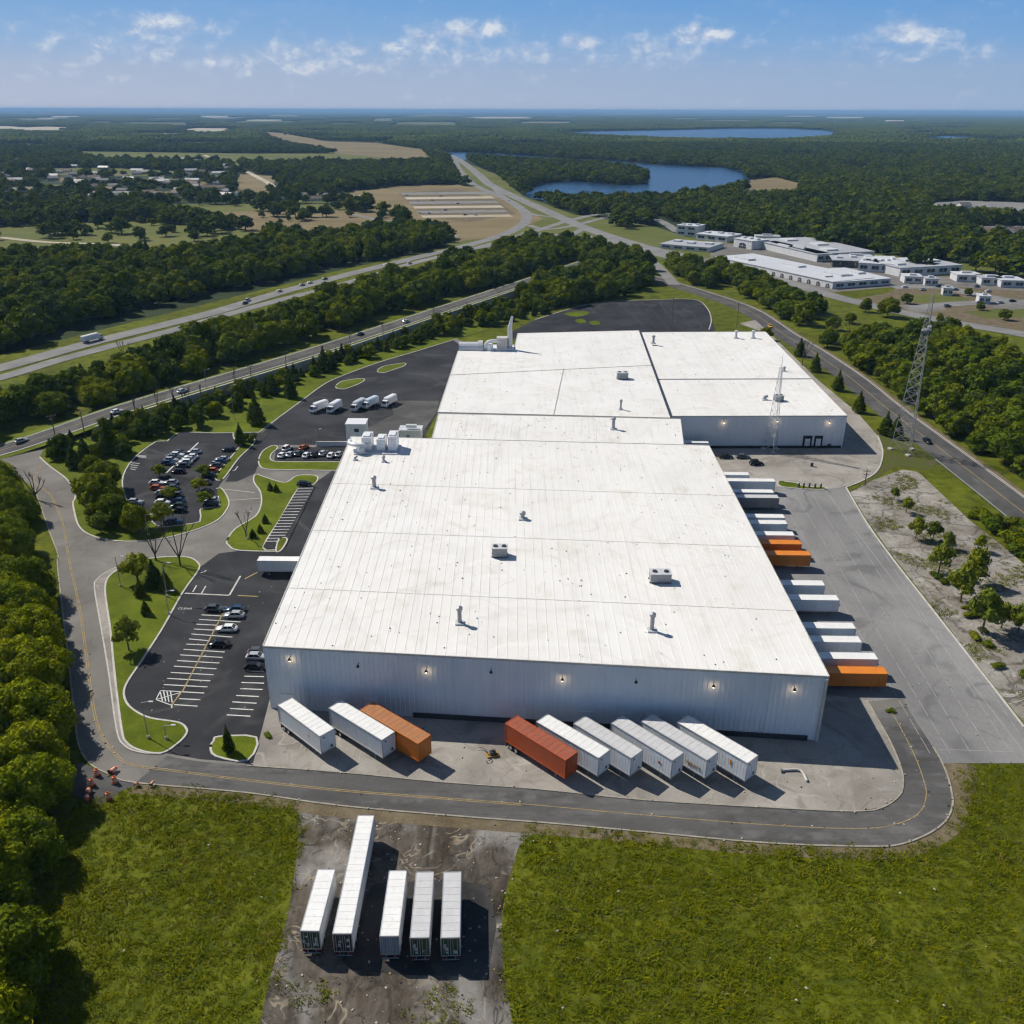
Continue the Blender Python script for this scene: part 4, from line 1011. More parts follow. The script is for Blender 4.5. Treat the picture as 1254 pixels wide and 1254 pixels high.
    for s_ in (-1, 1):
        MB().box((0, s_ * (W_ / 2 + .035), z0 + .08), (.16, .03, .1)).build('marker_light', AMBER, t)
        MB().box((L / 2 + .05, s_ * 1.1, z1 - .06), (.03, .14, .1)).build('marker_light', AMBER, t); MB().box((-L / 2 - .05, s_ * 1.1, z1 - .04), (.03, .14, .1)).build('marker_light', AMBER, t)
    if kind in ('white', 'grey', 'blue'):
        MB().box((L / 2 + .04, .55, z0 + .55), (.02, .34, .4)).build('placard', DARKM, t); MB().box((L / 2 + .04, -.62, z1 - .5), (.02, .26, .2)).build('placard', DARKM, t)
    return t
def trailer(nose, rear, kind, label, group, roof=None, door='same', L=None, big=(1.0, 1.0)):
    n_, r_ = Vector(nose), Vector(rear); d = n_ - r_
    roof = roof or {'orange': 'orange', 'red': 'red', 'grey': 'grey', 'slate': 'grey'}.get(kind, 'white')
    L = round(d.length / .6) * .6 if L is None else L
    key = (kind, L, roof, door)
    t = trailer_proto(*key) or dup(PROTO[key])
    c = (n_ + r_) / 2
    if group == gf: c -= d.normalized() * 1.3
    t.scale = (1.0, big[0], big[1])
    t.location = (c.x, c.y, .09); t.rotation_euler = (0, 0, math.atan2(d.y, d.x))
    tag(t, label, 'trailer', group)
    return t, L
ZT = 4.15
def ft_(near, far, kind, label, **kw): return trailer(GX(near, ZT * 1.32), GX(far, ZT * 1.32), kind, label, gf, big=(1.22, 1.32), **kw)
FRONT_ROW = [ft_((405.7, 900.7), (353.7, 862.6), 'white', 'leftmost white trailer at the front docks, nearest the car park corner')]
ft_((481.2, 904.7), (416.6, 865.8), 'white', 'white trailer at the front docks directly left of the orange trailer')
ft_((525.7, 909), (455, 868), 'orange', 'orange trailer with brown-stained roof beside a white one at the front docks')
ft_((706.7, 930), (632.6, 885), 'red', 'red-orange trailer leading the row of six at the front docks')
ft_((748.2, 928), (669.7, 882.5), 'white', 'white trailer directly beside the red-orange one at the front docks')
ft_((788.2, 928.4), (715.6, 885), 'white', 'white trailer two places right of the red-orange one at the front docks', roof='grey')
t7, L7 = ft_((837.7, 931), (762.5, 885.3), 'white', 'white trailer with grey roof and a small red badge on its side', roof='grey')
t8, L8 = ft_((880.3, 930.6), (799.2, 883.2), 'white', 'white trailer with gold lettering on its side and a grey roof', roof='grey')
t9, L9 = ft_((930.2, 934.6), (842.5, 884), 'white', 'bright white-roofed trailer at the right end of the front dock row')
def text(body, size, parent, loc, rot, m, nm='lettering'):
    c = bpy.data.curves.new(nm, 'FONT'); c.body = body; c.size = size; c.extrude = .012; c.align_x = 'CENTER'; c.materials.append(m)
    o = bpy.data.objects.new(nm, c); COL.objects.link(o); dg = bpy.context.evaluated_depsgraph_get(); me = bpy.data.meshes.new_from_object(o.evaluated_get(dg)); bpy.data.objects.remove(o)
    o = put(nm, me, parent, loc); o.rotation_euler = rot; return o
text('RENITE', .95, t8, (L8 / 2 - 2.5, -1.34, 1.75), (math.pi / 2, 0, 0), GOLD)
MB().box((L7 / 2 - 2.6, -1.335, 2.6), (.42, .02, .42)).build('badge', PAINT['red'], t7)
for t_, L_ in FRONT_ROW:
    MB().box((L_ / 2 - 3.6, -1.335, 2.7), (.30, .02, .5)).build('badge', AMBER, t_)
MB().box((L9 / 2 - 3.2, -1.335, 2.8), (.34, .02, .85)).build('badge', AMBER, t9)
gr_ = 'trailers parked in the gravel lot'
def bt(near, far, kind, label, **kw): return trailer(GX(far, ZT * 1.15), GX(near, ZT * 1.15), kind, label, gr_, big=(1.0, 1.15), **kw)
bt((379, 1141), (399.8, 1064), 'white', 'leftmost white trailer with green doors in the gravel lot', door='green')
bt((419, 1142.6), (448, 999.3), 'white', 'extra long white trailer with dark open rear doors in the gravel lot', door='dark')
bt((476.5, 1147), (487.4, 1066), 'white', 'white trailer with blue-grey doors in the middle of the gravel lot', door='blue')
bt((513.8, 1148.3), (520.4, 1068), 'white', 'grey-roofed trailer with green doors next to the blue-grey doored one', roof='grey', door='green')
bt((551.4, 1148.3), (554, 1068), 'white', 'rightmost grey-roofed trailer with green doors in the gravel lot', roof='grey', door='green')
gd = 'trailers at the side docks'
axn = Vector((rt.y, -rt.x))
def side(px, kind, label, roof=None):
    e = Vector(GX(px, ZT)); a = Vector((ra.x + WO.x, ra.y + WO.y)); dist = (e - a).dot(axn)
    trailer(e, e - axn * (dist - .35), kind, label, gd, 'bright' if kind == 'orange' else roof)
for px, kind, label in (
    ((1084.6, 821), 'orange', 'big orange trailer at the side docks nearest the front corner'),
    ((1072.7, 803.5), 'white', 'white trailer at the side docks just behind the big orange one'),
    ((1053, 783), 'white', 'white trailer second behind the big orange one at the side docks'),
    ((1045.4, 766.3), 'blue', 'pale blue trailer behind two white ones at the side docks'),
    ((1026.5, 732), 'white', 'white trailer alone in front of a dark gap at the side docks'),
    ((1009, 714), 'blue', 'pale blue trailer at the side docks between a white one and the orange pair'),
    ((991.3, 677.5), 'orange', 'nearer orange trailer of the pair halfway along the side docks'),
    ((980, 664), 'orange', 'farther orange trailer of the pair halfway along the side docks'),
    ((972.4, 653.5), 'white', 'white trailer directly behind the orange pair at the side docks'),
    ((963.4, 639.5), 'blue', 'pale blue trailer second behind the orange pair at the side docks'),
    ((959.5, 632), 'white', 'white trailer third behind the orange pair at the side docks'),
    ((952.4, 608), 'slate', 'dark grey trailer at the side docks toward the annex'),
    ((946.6, 601.5), 'blue', 'pale blue trailer just behind the dark grey one'),
    ((949, 588), 'white', 'white trailer two behind the dark grey one at the side docks'),
    ((917, 580), 'blue', 'short pale blue trailer at the far end of the side docks')):
    side(px, kind, label)
# two trailers against the link building and one at the left wall
a = G(862, 525, ZT); trailer((a.x, a.y), (a.x - 12.5, a.y + .3), 'white', 'white trailer parked tight against the link building on the yard side', gd)
a = G(867, 541, ZT); trailer((a.x, a.y), (a.x - 12.5, a.y + .3), 'blue', 'pale blue trailer tucked between near hall and annex', gd)
a = G(316, 684, ZT); trailer((a.x, a.y), (a.x + 15.0, a.y - .2), 'grey', 'lone grey trailer docked against the left wall of the near hall', 'trailers at the left wall', 'white')

# ------------------------------------------------------------------ cars
GLASS = plain('car_glass', (.012, .015, .02), .08, 0, .0)
LAMP = plain('headlight_glass', (.7, .72, .74), .15)
CARP = {k: plain('car_paint_' + k, c, .22, .0 if k in ('white', 'orange', 'red', 'yellow') else .25, .03, 1) for k, c in {
    'black': (.012, .012, .014), 'white': (.75, .76, .77), 'silver': (.46, .48, .50), 'blue': (.03, .07, .14), 'grey': (.10, .11, .12), 'orange': (.42, .10, .02), 'red': (.28, .02, .015), 'green': (.03, .06, .04), 'yellow': (.62, .38, .04)}.items()}
def sect(x, hw, zb, zt, sh=.12):
    return [(x, -hw, zb + sh), (x, -hw, zt - sh), (x, -hw + sh, zt), (x, hw - sh, zt), (x, hw, zt - sh), (x, hw, zb + sh), (x, hw - sh, zb), (x, -hw + sh, zb)]
CARPROTO = {}
def car_proto(colour, van=False):
    key = (colour, van)
    t = thing('parked_car', 'car', 'car'); CARPROTO[key] = t
    k = 1.28 if van else 1.0
    mb = MB().loft([sect(2.32, .70, .36, .60, .06), sect(2.18, .84, .26, .72), sect(1.1, .90, .22, .90), sect(-1.6, .90, .22, .96), sect(-2.2, .86, .28, .90), sect(-2.34, .76, .38, .72, .06)][::-1])
    mb.build('body', CARP[colour], t, True)
    fr = [(.98, .80, .93), (.30, .64, 1.44 * k)]; re = [(-1.95, .80, .94), (-1.35 if not van else -1.8, .64, 1.42 * k)]
    mb = MB(); r0 = [(fr[0][0], -.80, .92), (fr[0][0], .80, .92), (re[0][0], .80, .92), (re[0][0], -.80, .92)]; r1 = [(fr[1][0], -.64, 1.43 * k), (fr[1][0], .64, 1.43 * k), (re[1][0], .64, 1.43 * k), (re[1][0], -.64, 1.43 * k)]
    mb.loft([r0, r1]); mb.build('windows', GLASS, t)
    mb = MB().box(((fr[1][0] + re[1][0]) / 2, 0, 1.45 * k), (fr[1][0] - re[1][0] + .12, 1.30, .05))
    for s_ in (-1, 1):
        mb.bar((.98, s_ * .80, .93), (.30, s_ * .65, 1.44 * k), .08).bar((-.45, s_ * .81, .93), (-.45, s_ * .655, 1.44 * k), .09).bar((re[0][0], s_ * .80, .93), (re[1][0], s_ * .65, 1.43 * k), .12)
    mb.build('roof', CARP[colour], t)
    for s_ in (-1, 1):
        for x in (1.42, -1.42): add_wheel(t, x, s_ * .80, .64)
        MB().box((2.20, s_ * .62, .60), (.16, .36, .14)).build('headlight', LAMP, t)
        MB().box((-2.26, s_ * .66, .74), (.12, .30, .14)).build('tail_light', REDL, t)
    return t
def car(px, py, colour, label, rz=0.0, z=.2, group='cars in the oval car park', van=False, name=None, cat='car', loc=None):
    key = (colour, van)
    t = dup(CARPROTO[key]) if key in CARPROTO else car_proto(colour, van)
    p = Vector((*loc[:2], z)) if loc else G(px, py, z)
    t.location = (p.x, p.y, loc[2] if loc and len(loc) > 2 else z); t.rotation_euler = (0, 0, rz)
    tag(t, label, cat, group)
    if name:
        k_ = KIDS.pop(t.name, []); t.name = name; KIDS[t.name] = k_
    return t
def ordn(i, n):
    return {0: 'nearest', n - 1: 'farthest'}.get(i) or ['nearest', 'second', 'third', 'fourth', 'fifth', 'sixth', 'seventh', 'eighth'][i]
a0, a1 = Vector(GX(q4(650, 178))), Vector(GX(q4(340, 470)))
def row(pts, label, rz=0.0, z=.2, group='cars in the oval car park'):
    n_ = len(pts)
    for i, (x, y, c) in enumerate(pts):
        car(*q4(x, y), c, f'{c} car, {ordn(i, n_)} {label}', rz + (random.random() - .5) * .06, z, group)
row([(365, 382, 'blue'), (392, 352, 'silver'), (420, 326, 'grey'), (448, 302, 'white'), (478, 280, 'grey')], 'of the upper left stack in the oval car park')
row([(458, 464, 'black'), (500, 404, 'grey'), (528, 372, 'white'), (555, 346, 'silver'), (582, 322, 'white'), (612, 274, 'silver')], 'of the upper right stack in the oval car park', math.pi)
row([(262, 622, 'orange'), (254, 572, 'white')], 'on the left of the palm in the oval car park')
row([(392, 618, 'grey'), (386, 570, 'silver')], 'on the right of the palm in the oval car park', math.pi)
row([(310, 815, 'silver'), (310, 760, 'white'), (322, 712, 'black'), (312, 672, 'silver')], 'of the lower left stack in the oval car park')
row([(462, 838, 'black'), (455, 792, 'green'), (448, 745, 'blue'), (430, 690, 'grey')], 'of the lower right stack in the oval car park', math.pi)
row([(770, 782, 'black'), (775, 742, 'silver'), (715, 662, 'black'), (700, 570, 'grey'), (750, 500, 'green'), (775, 455, 'orange'), (820, 405, 'grey'), (850, 368, 'blue'), (880, 345, 'silver')], 'of the cars along the long grass island', math.pi)
car(*q4(940, 255), 'black', 'lone black car by the tip of the long grass island', math.pi)
row([(40, 785, 'black'), (45, 755, 'silver')], 'of the pair at the left edge of the oval car park')
car(*q4(415, 945), 'blue', 'dark blue car by the tree at the near edge of the oval car park')
gl = 'cars in the lower car park'
def car2(x, y, c, label, rz=0): car(*q2(x, y), c, label, rz, .1, gl)
car2(485, 380, 'grey', 'grey car alone on the left side of the yellow line in the lower car park')
car2(650, 385, 'blue', 'dark blue car at the head of the right side of the lower car park', math.pi); car2(640, 432, 'silver', 'silver car just below the dark blue one in the lower car park', math.pi)
car2(580, 542, 'white', 'white car in the middle of the lower car park', math.pi); car2(515, 665, 'black', 'black car lowest on the right of the yellow line', math.pi)
car2(815, 850, 'black', 'black car tight against the front left corner of the warehouse'); car2(825, 770, 'silver', 'silver car next to the black one by the warehouse corner'); car2(835, 730, 'grey', 'grey car third from the end beside the warehouse wall')
car(373, 594.5, 'black', 'black car at the top of the narrow bays beside the entrance lawn', .05, .3, 'cars by the entrance lawn')
for i in range(8):
    x = 346 + i * 10; c = ['white', 'silver', 'grey', 'white', 'black', 'silver', 'white', 'silver'][i]
    car(x, 559 - (i % 3) * 1.2, c, f'{c} car in the short row behind the grass strip, {["first from the road", "second from the road", "third from the road", "fourth from the road", "fifth from the road", "third from the warehouse", "second from the warehouse", "nearest the warehouse"][i]}', 1.35, .26, 'cars behind the grass strip')
car(352, 551, 'white', 'white van at the road end of the short row behind the grass strip', 1.2, .26, 'cars behind the grass strip', True, 'parked_van', 'van')
car(372, 549.5, 'orange', 'orange car behind the short row near the service yard', 1.2, .26, 'cars behind the grass strip')
car(888.7, 561, 'black', 'black car in the shade below the annex wall, farther left', 0, .1, 'cars by the annex'); car(909.6, 561, 'grey', 'dark grey car in the shade below the annex wall, nearer the doors', 0, .1, 'cars by the annex')
car(926, 569, 'black', 'black covered car parked out in front of the annex', .1, .1, 'cars by the annex', True)
def on_path(P, px, py, off_, z):
    q = Vector(GX((px, py), z)); i = min(range(len(P) - 1), key=lambda k: (Vector(P[k][:2]) - q).length)
    t = (Vector(P[i + 1][:2]) - Vector(P[i][:2])).normalized(); n_ = Vector((-t.y, t.x))
    p = Vector(P[i][:2]) + n_ * off_; return (p.x, p.y, z), math.atan2(t.y, t.x)
gh = 'vehicles on the highway'
def hcar(P, px, py, off_, c, label, z=.25, grp=gh, van=False):
    loc, a = on_path(P, px, py, off_, z); car(0, 0, c, label, a, z, grp, van, 'driving_car', 'car', loc)
hcar(HW1, 303, 368, 1.6, 'white', 'white van on the highway between the forest belts, behind the truck', van=True)
hcar(HW1, 345, 357, 1.6, 'white', 'white car leading a short queue on the highway'); hcar(HW1, 366, 349, 1.6, 'silver', 'silver car second in the queue on the highway'); hcar(HW1, 379, 346, 1.6, 'white', 'white car third in the queue on the highway'); hcar(HW1, 398, 341, 1.6, 'grey', 'grey car last in the queue on the highway')
hcar(HW1, 286, 372, -2, 'black', 'black car alone in the near lane of the highway'); hcar(HW1, 470, 326, -2, 'white', 'white car on the highway before the junction'); hcar(HW2, 500, 324, 0, 'silver', 'silver car on the near carriageway before the junction'); hcar(HW1, 616, 246, 0, 'white', 'white car on the curve of the highway beside the lake')
gw = 'cars on the walled road'
hcar(er3, 225, 478, -1.8, 'white', 'white car on the walled road above the oval car park', 4.05, gw); hcar(er3, 138, 505, -1.8, 'white', 'white car on the walled road near its lower end', 3.05, gw)
hcar(er3, 28, 544, 1.8, 'silver', 'silver car on the walled road at the junction', .75, gw); hcar(er3, 487, 396, -1.8, 'silver', 'silver car far along the walled road', 4.05, gw); hcar(er3, 440, 412, 1.8, 'black', 'black car far along the walled road', 4.05, gw)
hcar(RR, 1133, 541, -1.8, 'black', 'black car on the right road beside the lattice tower', .1, 'cars on the right road'); hcar(RR, 942, 402, -2, 'yellow', 'small yellow car on the right road behind the annex', .1, 'cars on the right road')

# ------------------------------------------------------------------ lorries
def round_box(L, W_, H, z0, x0, r=.5):
    ring = lambda x, s: [(x, (-W_ / 2) * s, z0), (x, (-W_ / 2) * s, z0 + (H - r) * s), (x, (-W_ / 2 + r * .3) * s, z0 + (H - r * .3) * s), (x, (-W_ / 2 + r) * s, z0 + H * s), (x, (W_ / 2 - r) * s, z0 + H * s), (x, (W_ / 2 - r * .3) * s, z0 + (H - r * .3) * s), (x, W_ / 2 * s, z0 + (H - r) * s), (x, W_ / 2 * s, z0)]
    return [ring(x0, .86), ring(x0 + .35, 1), ring(x0 + L - .35, 1), ring(x0 + L, .86)]
TRUCK = {}
def truck(loc, rz, label, group, paint='white', L=6.4, nose='white'):
    key = (paint, L, nose)
    if key in TRUCK: t = dup(TRUCK[key])
    else:
        t = thing('box_truck', 'truck', 'truck'); TRUCK[key] = t
        MB().loft(round_box(L, 2.5, 2.6, 1.0, -L / 2 - 1)).build('cargo_box', PAINT[paint], t)
        x = L / 2 - 1 + .2
        cab = MB().loft([[(x, -1.15, .6), (x, 1.15, .6), (x, 1.1, 2.7), (x, -1.1, 2.7)], [(x + 1.2, -1.15, .6), (x + 1.2, 1.15, .6), (x + 1.1, 1.05, 2.65), (x + 1.1, -1.05, 2.65)], [(x + 2.0, -1.1, .6), (x + 2.0, 1.1, .6), (x + 1.85, 1.05, 1.55), (x + 1.85, -1.05, 1.55)]]).build('cab', PAINT[nose], t)
        MB().add([(x + 1.18, -1.0, 2.52), (x + 1.18, 1.0, 2.52), (x + 1.86, 1.0, 1.66), (x + 1.86, -1.0, 1.66)], [(0, 3, 2, 1)]) if False else None
        mb = MB(); mb.add([(x + 1.2, -.98, 2.56), (x + 1.2, .98, 2.56), (x + 1.92, .98, 1.62), (x + 1.92, -.98, 1.62)], [(0, 3, 2, 1)]); mb.box((x + .6, 0, 2.1), (.8, 2.27, .7)); mb.build('windscreen', GLASS, t)
        MB().box((-.4, 0, .85), (L + 1.6, .9, .24)).build('chassis', DARKM, t)
        for xx in (x + 1.0, -L / 2 + .6, -L / 2 + 1.7):
            for s_ in (-1, 1): add_wheel(t, xx, s_ * .95, .92)
        for s_ in (-1, 1): MB().box((x + 2.0, s_ * .8, .95), (.08, .34, .2)).build('headlight', LAMP, t)
        MB().box((x + 2.02, 0, .62), (.14, 2.3, .26)).build('bumper', GREYM, t)
        for s_ in (-1, 1): MB().box((x + 1.35, s_ * 1.32, 2.0), (.1, .2, .45)).build('mirror', BLACK, t)
    t.location = loc; t.rotation_euler = (0, 0, rz)
    return tag(t, label, 'truck', group)
gt = 'white lorries in the service yard'
for px, py, rz, lab, paint in ((391, 503, -2.15, 'white lorry at the left end of the service yard row', 'white'), (410, 503, -1.9, 'white lorry second from the left in the service yard', 'white'), (439, 501, -1.95, 'pale grey lorry left of the middle pair in the service yard', 'grey'), (454, 498, -2.05, 'pale grey lorry right of the middle pair in the service yard', 'blue'), (477, 496, -2.0, 'white lorry at the right end of the service yard row', 'white')):
    p = G(px, py, .1); truck(p, rz, lab, gt, paint, 6.4)
loc, a = on_path(HW1, 116, 418, 2.2, .25); truck(loc, a, 'white box truck on the highway at the left', gh, 'white', 9.6)
# ------------------------------------------------------------------ trees
LEAF_NEAR = leaf_mat('leaves_near', (.105, .145, .003), (.30, .335, .010), .24)
LEAF = leaf_mat('leaves_wood', (.056, .090, .004), (.165, .205, .010), .32)
LEAF_FAR = leaf_mat('leaves_far', (.038, .064, .004), (.115, .150, .009), .34)
LEAF_DARK = leaf_mat('needles', (.034, .060, .005), (.100, .135, .010), .26)
LEAF_YOUNG = leaf_mat('leaves_young', (.12, .16, .012), (.23, .26, .028), .15)
BARK = plain('bark', (.11, .085, .062), .9, 0, .3, 2)
BAREW = plain('bare_wood', (.085, .068, .052), .9, 0, .3, 2)

def ico(sub):
    import bmesh
    bm = bmesh.new(); bmesh.ops.create_icosphere(bm, subdivisions=sub, radius=1.0)
    v = np.array([p.co[:] for p in bm.verts]); f = np.array([[q.index for q in t_.verts] for t_ in bm.faces]); bm.free()
    return v, f
ICO1, ICO2 = ico(1), ico(2)

def crown_arrays(rng, lobes, ncards, size, ico_=ICO1, core=.80, drop=-.6, jag=.24, upbias=0.0):
    """lumpy foliage: an uneven body per lobe with many small leaf sprays standing out of it. lobes: (c, r(3))"""
    V, F = [], []; nb = 0
    for c, r in lobes:
        v, f = ico_
        k = 1 + (rng.random(len(v)) - .5) * 2 * jag
        p = np.array(c) + v * np.array(r) * core * k[:, None]
        V.append(p); F.append(np.concatenate([f, f[:, 2:3]], 1) + nb); nb += len(v)
    C = np.array([l[0] for l in lobes], float); Rr = np.array([l[1] for l in lobes], float)
    wt = (Rr[:, 0] * Rr[:, 2]); wt /= wt.sum()
    n = int(ncards * 1.7); li = rng.choice(len(lobes), n, p=wt)
    d = rng.normal(size=(n, 3)); d[:, 2] += upbias; d /= np.linalg.norm(d, axis=1)[:, None]
    ok = d[:, 2] > drop; d, li = d[ok], li[ok]
    P = C[li] + d * Rr[li] * (core * .95 + (1.24 - core * .95) * rng.random((len(d), 1)) ** 1.1)
    dist = np.stack([np.linalg.norm((P - C[k]) / Rr[k], axis=1) for k in range(len(lobes))], 1); dist[np.arange(len(P)), li] = 9
    ok = dist.min(1) > .8; P, d = P[ok][:ncards], d[ok][:ncards]; n = len(P)
    nrm = d + rng.normal(size=(n, 3)) * .42; nrm /= np.linalg.norm(nrm, axis=1)[:, None]
    t = np.cross(nrm, rng.normal(size=(n, 3))); t /= np.linalg.norm(t, axis=1)[:, None] + 1e-9
    b_ = np.cross(nrm, t); s_ = size * (.55 + .9 * rng.random((n, 1)))
    q = np.stack([P + t * s_, P + b_ * s_ * .62 + nrm * s_ * .12, P - t * s_, P - b_ * s_ * .62 - nrm * s_ * .12], 1).reshape(-1, 3)
    V.append(q); F.append(np.arange(n * 4).reshape(-1, 4) + nb)
    F = np.concatenate(F)
    return np.concatenate(V), F

def tri_fix(name, V, F, mats, mi=None):
    """quads, some of them degenerate (triangles written twice)"""
    tri = F[:, 2] == F[:, 3]
    nt3, nq = int(tri.sum()), int((~tri).sum())
    me = bpy.data.meshes.new(name)
    order = np.concatenate([np.where(tri)[0], np.where(~tri)[0]])
    loops = np.concatenate([F[tri][:, :3].ravel(), F[~tri].ravel()]).astype(np.int32)
    me.vertices.add(len(V)); me.vertices.foreach_set('co', np.ascontiguousarray(V, np.float32).ravel())
    me.loops.add(len(loops)); me.loops.foreach_set('vertex_index', loops)
    tot = np.concatenate([np.full(nt3, 3), np.full(nq, 4)]).astype(np.int32)
    me.polygons.add(len(tot)); me.polygons.foreach_set('loop_start', np.concatenate([[0], np.cumsum(tot)[:-1]]).astype(np.int32)); me.polygons.foreach_set('loop_total', tot)
    for m_ in mats: me.materials.append(m_)
    if mi is not None: me.polygons.foreach_set('material_index', np.asarray(mi)[order].astype(np.int32))
    me.update(calc_edges=True)
    return me

def trunk_arrays(rng, h, r, limbs, lobes):
    mb = MB(); lean = rng.normal(size=2) * .02 * h
    ps = [Vector((0, 0, -.1)), Vector((lean[0] * .4, lean[1] * .4, h * .35)), Vector((lean[0], lean[1], h * .72))]
    for i in range(2): mb.tube(ps[i], ps[i + 1], r * (1.25 - .45 * i), r * (.8 - .4 * i), 7, False)
    for k in range(limbs):
        c = lobes[k % len(lobes)][0]
        mb.tube(ps[1].lerp(ps[2], rng.random() * .7), Vector(c), r * .4, r * .12, 5, False)
    return mb

def broad(seed, h=10.0, nl=11, ncards=2500, size=.42, ico_=ICO2, spread=.42, low=.28):
    rng = np.random.default_rng(seed); lobes = []
    for k in range(nl):
        a = k * 2.4 + rng.random() * .8; u = (k + .5) / nl
        z = h * (low + (.88 - low) * u); rad = h * spread * math.sin(math.pi * min(.97, .30 + .62 * u)) * (.55 + .5 * rng.random())
        r = h * (.15 + .085 * rng.random()) * (1.12 - .32 * u)
        lobes.append(((math.cos(a) * rad, math.sin(a) * rad, z), (r * 1.08, r * 1.08, r * .92)))
    lobes.append(((0, 0, h * .60), (h * .26, h * .26, h * .27)))
    V, F = crown_arrays(rng, lobes, ncards, size, ico_)
    return V, F, trunk_arrays(rng, h, h * .028, 5, lobes)

def conifer(seed, h=10.0, ncards=1500, size=.42, wide=.23):
    rng = np.random.default_rng(seed); lobes = []
    nl = 9
    for k in range(nl):
        u = k / (nl - 1); z = h * (.14 + .80 * u); r = h * wide * (1 - u) ** .8 + h * .03
        for j in range(3 if u < .75 else 1):
            a = j * 2.1 + k * .9 + rng.random(); o_ = r * .38 if u < .75 else 0
            lobes.append(((math.cos(a) * o_, math.sin(a) * o_, z), (r * .8, r * .8, h * .085)))
    V, F = crown_arrays(rng, lobes, ncards, size, ICO1, .74, -.9, .4)
    return V, F, trunk_arrays(rng, h, h * .02, 0, lobes)

def low_tree(seed, h=11.0, nl=7, ncards=230, size=1.0):
    return broad(seed, h, 4 + seed % 5, ncards, size, ICO1, .30 + .04 * (seed % 4), .30)

def bush_arr(seed, h=2.5, ncards=420, size=.26):
    rng = np.random.default_rng(seed); lobes = [((rng.normal() * h * .28, rng.normal() * h * .28, h * (.35 + .25 * rng.random())), (h * (.34 + .14 * rng.random()),) * 2 + (h * .38,)) for _ in range(5)]
    V, F = crown_arrays(rng, lobes, ncards, size, ICO1, .82, -.4, .2)
    return V, F, trunk_arrays(rng, h, .06, 4, lobes)

def tree_meshes(arr, leafm, nm='tree'):
    V, F, tr = arr
    return mesh_from('trunk', tr.v, tr.f, [BARK]), tri_fix('crown', V, F, [leafm])
def tree_combined(arr, leafm):
    V, F, tr = arr
    tv = np.array(tr.v); tf = np.array([list(q) for q in tr.f if len(q) == 4])
    nV = len(V); VV = np.concatenate([V, tv]); FF = np.concatenate([F, tf + nV]); mi = np.concatenate([np.zeros(len(F)), np.ones(len(tf))])
    return tri_fix('tree_mass', VV, FF, [leafm, BARK], mi)

def gn_scatter(name, meshes, P, rz, scl, idx, kind='stuff'):
    """one object that shows many copies of a few meshes"""
    src = bpy.data.collections.new(name + '_sources')
    for i, me in enumerate(meshes):
        o = bpy.data.objects.new(f'{name}_source_{i:02d}', me); src.objects.link(o)
    me = bpy.data.meshes.new(name); me.vertices.add(len(P)); me.vertices.foreach_set('co', np.ascontiguousarray(P, np.float32).ravel())
    rot = np.zeros((len(P), 3), np.float32); rot[:, 2] = rz
    a = me.attributes.new('turn', 'FLOAT_VECTOR', 'POINT'); a.data.foreach_set('vector', rot.ravel())
    a = me.attributes.new('size', 'FLOAT_VECTOR', 'POINT'); a.data.foreach_set('vector', np.ascontiguousarray(scl, np.float32).ravel())
    a = me.attributes.new('pick', 'INT', 'POINT'); a.data.foreach_set('value', np.asarray(idx, np.int32))
    me.update()
    o = put(name, me)
    g = bpy.data.node_groups.new(name, 'GeometryNodeTree')
    g.interface.new_socket('Geometry', in_out='INPUT', socket_type='NodeSocketGeometry'); g.interface.new_socket('Geometry', in_out='OUTPUT', socket_type='NodeSocketGeometry')
    gi, go = g.nodes.new('NodeGroupInput'), g.nodes.new('NodeGroupOutput')
    ci = g.nodes.new('GeometryNodeCollectionInfo'); ci.inputs['Collection'].default_value = src; ci.inputs['Separate Children'].default_value = True; ci.inputs['Reset Children'].default_value = True
    iop = g.nodes.new('GeometryNodeInstanceOnPoints'); iop.inputs['Pick Instance'].default_value = True
    def attr(nm, ty):
        n_ = g.nodes.new('GeometryNodeInputNamedAttribute'); n_.data_type = ty; n_.inputs['Name'].default_value = nm; return n_.outputs['Attribute']
    er = g.nodes.new('FunctionNodeEulerToRotation'); g.links.new(attr('turn', 'FLOAT_VECTOR'), er.inputs[0])
    g.links.new(gi.outputs[0], iop.inputs['Points']); g.links.new(ci.outputs[0], iop.inputs['Instance'])
    g.links.new(er.outputs[0], iop.inputs['Rotation']); g.links.new(attr('size', 'FLOAT_VECTOR'), iop.inputs['Scale']); g.links.new(attr('pick', 'INT'), iop.inputs['Instance Index'])
    g.links.new(iop.outputs[0], go.inputs[0])
    md = o.modifiers.new('scatter', 'NODES'); md.node_group = g
    return tag(o, kind=kind)

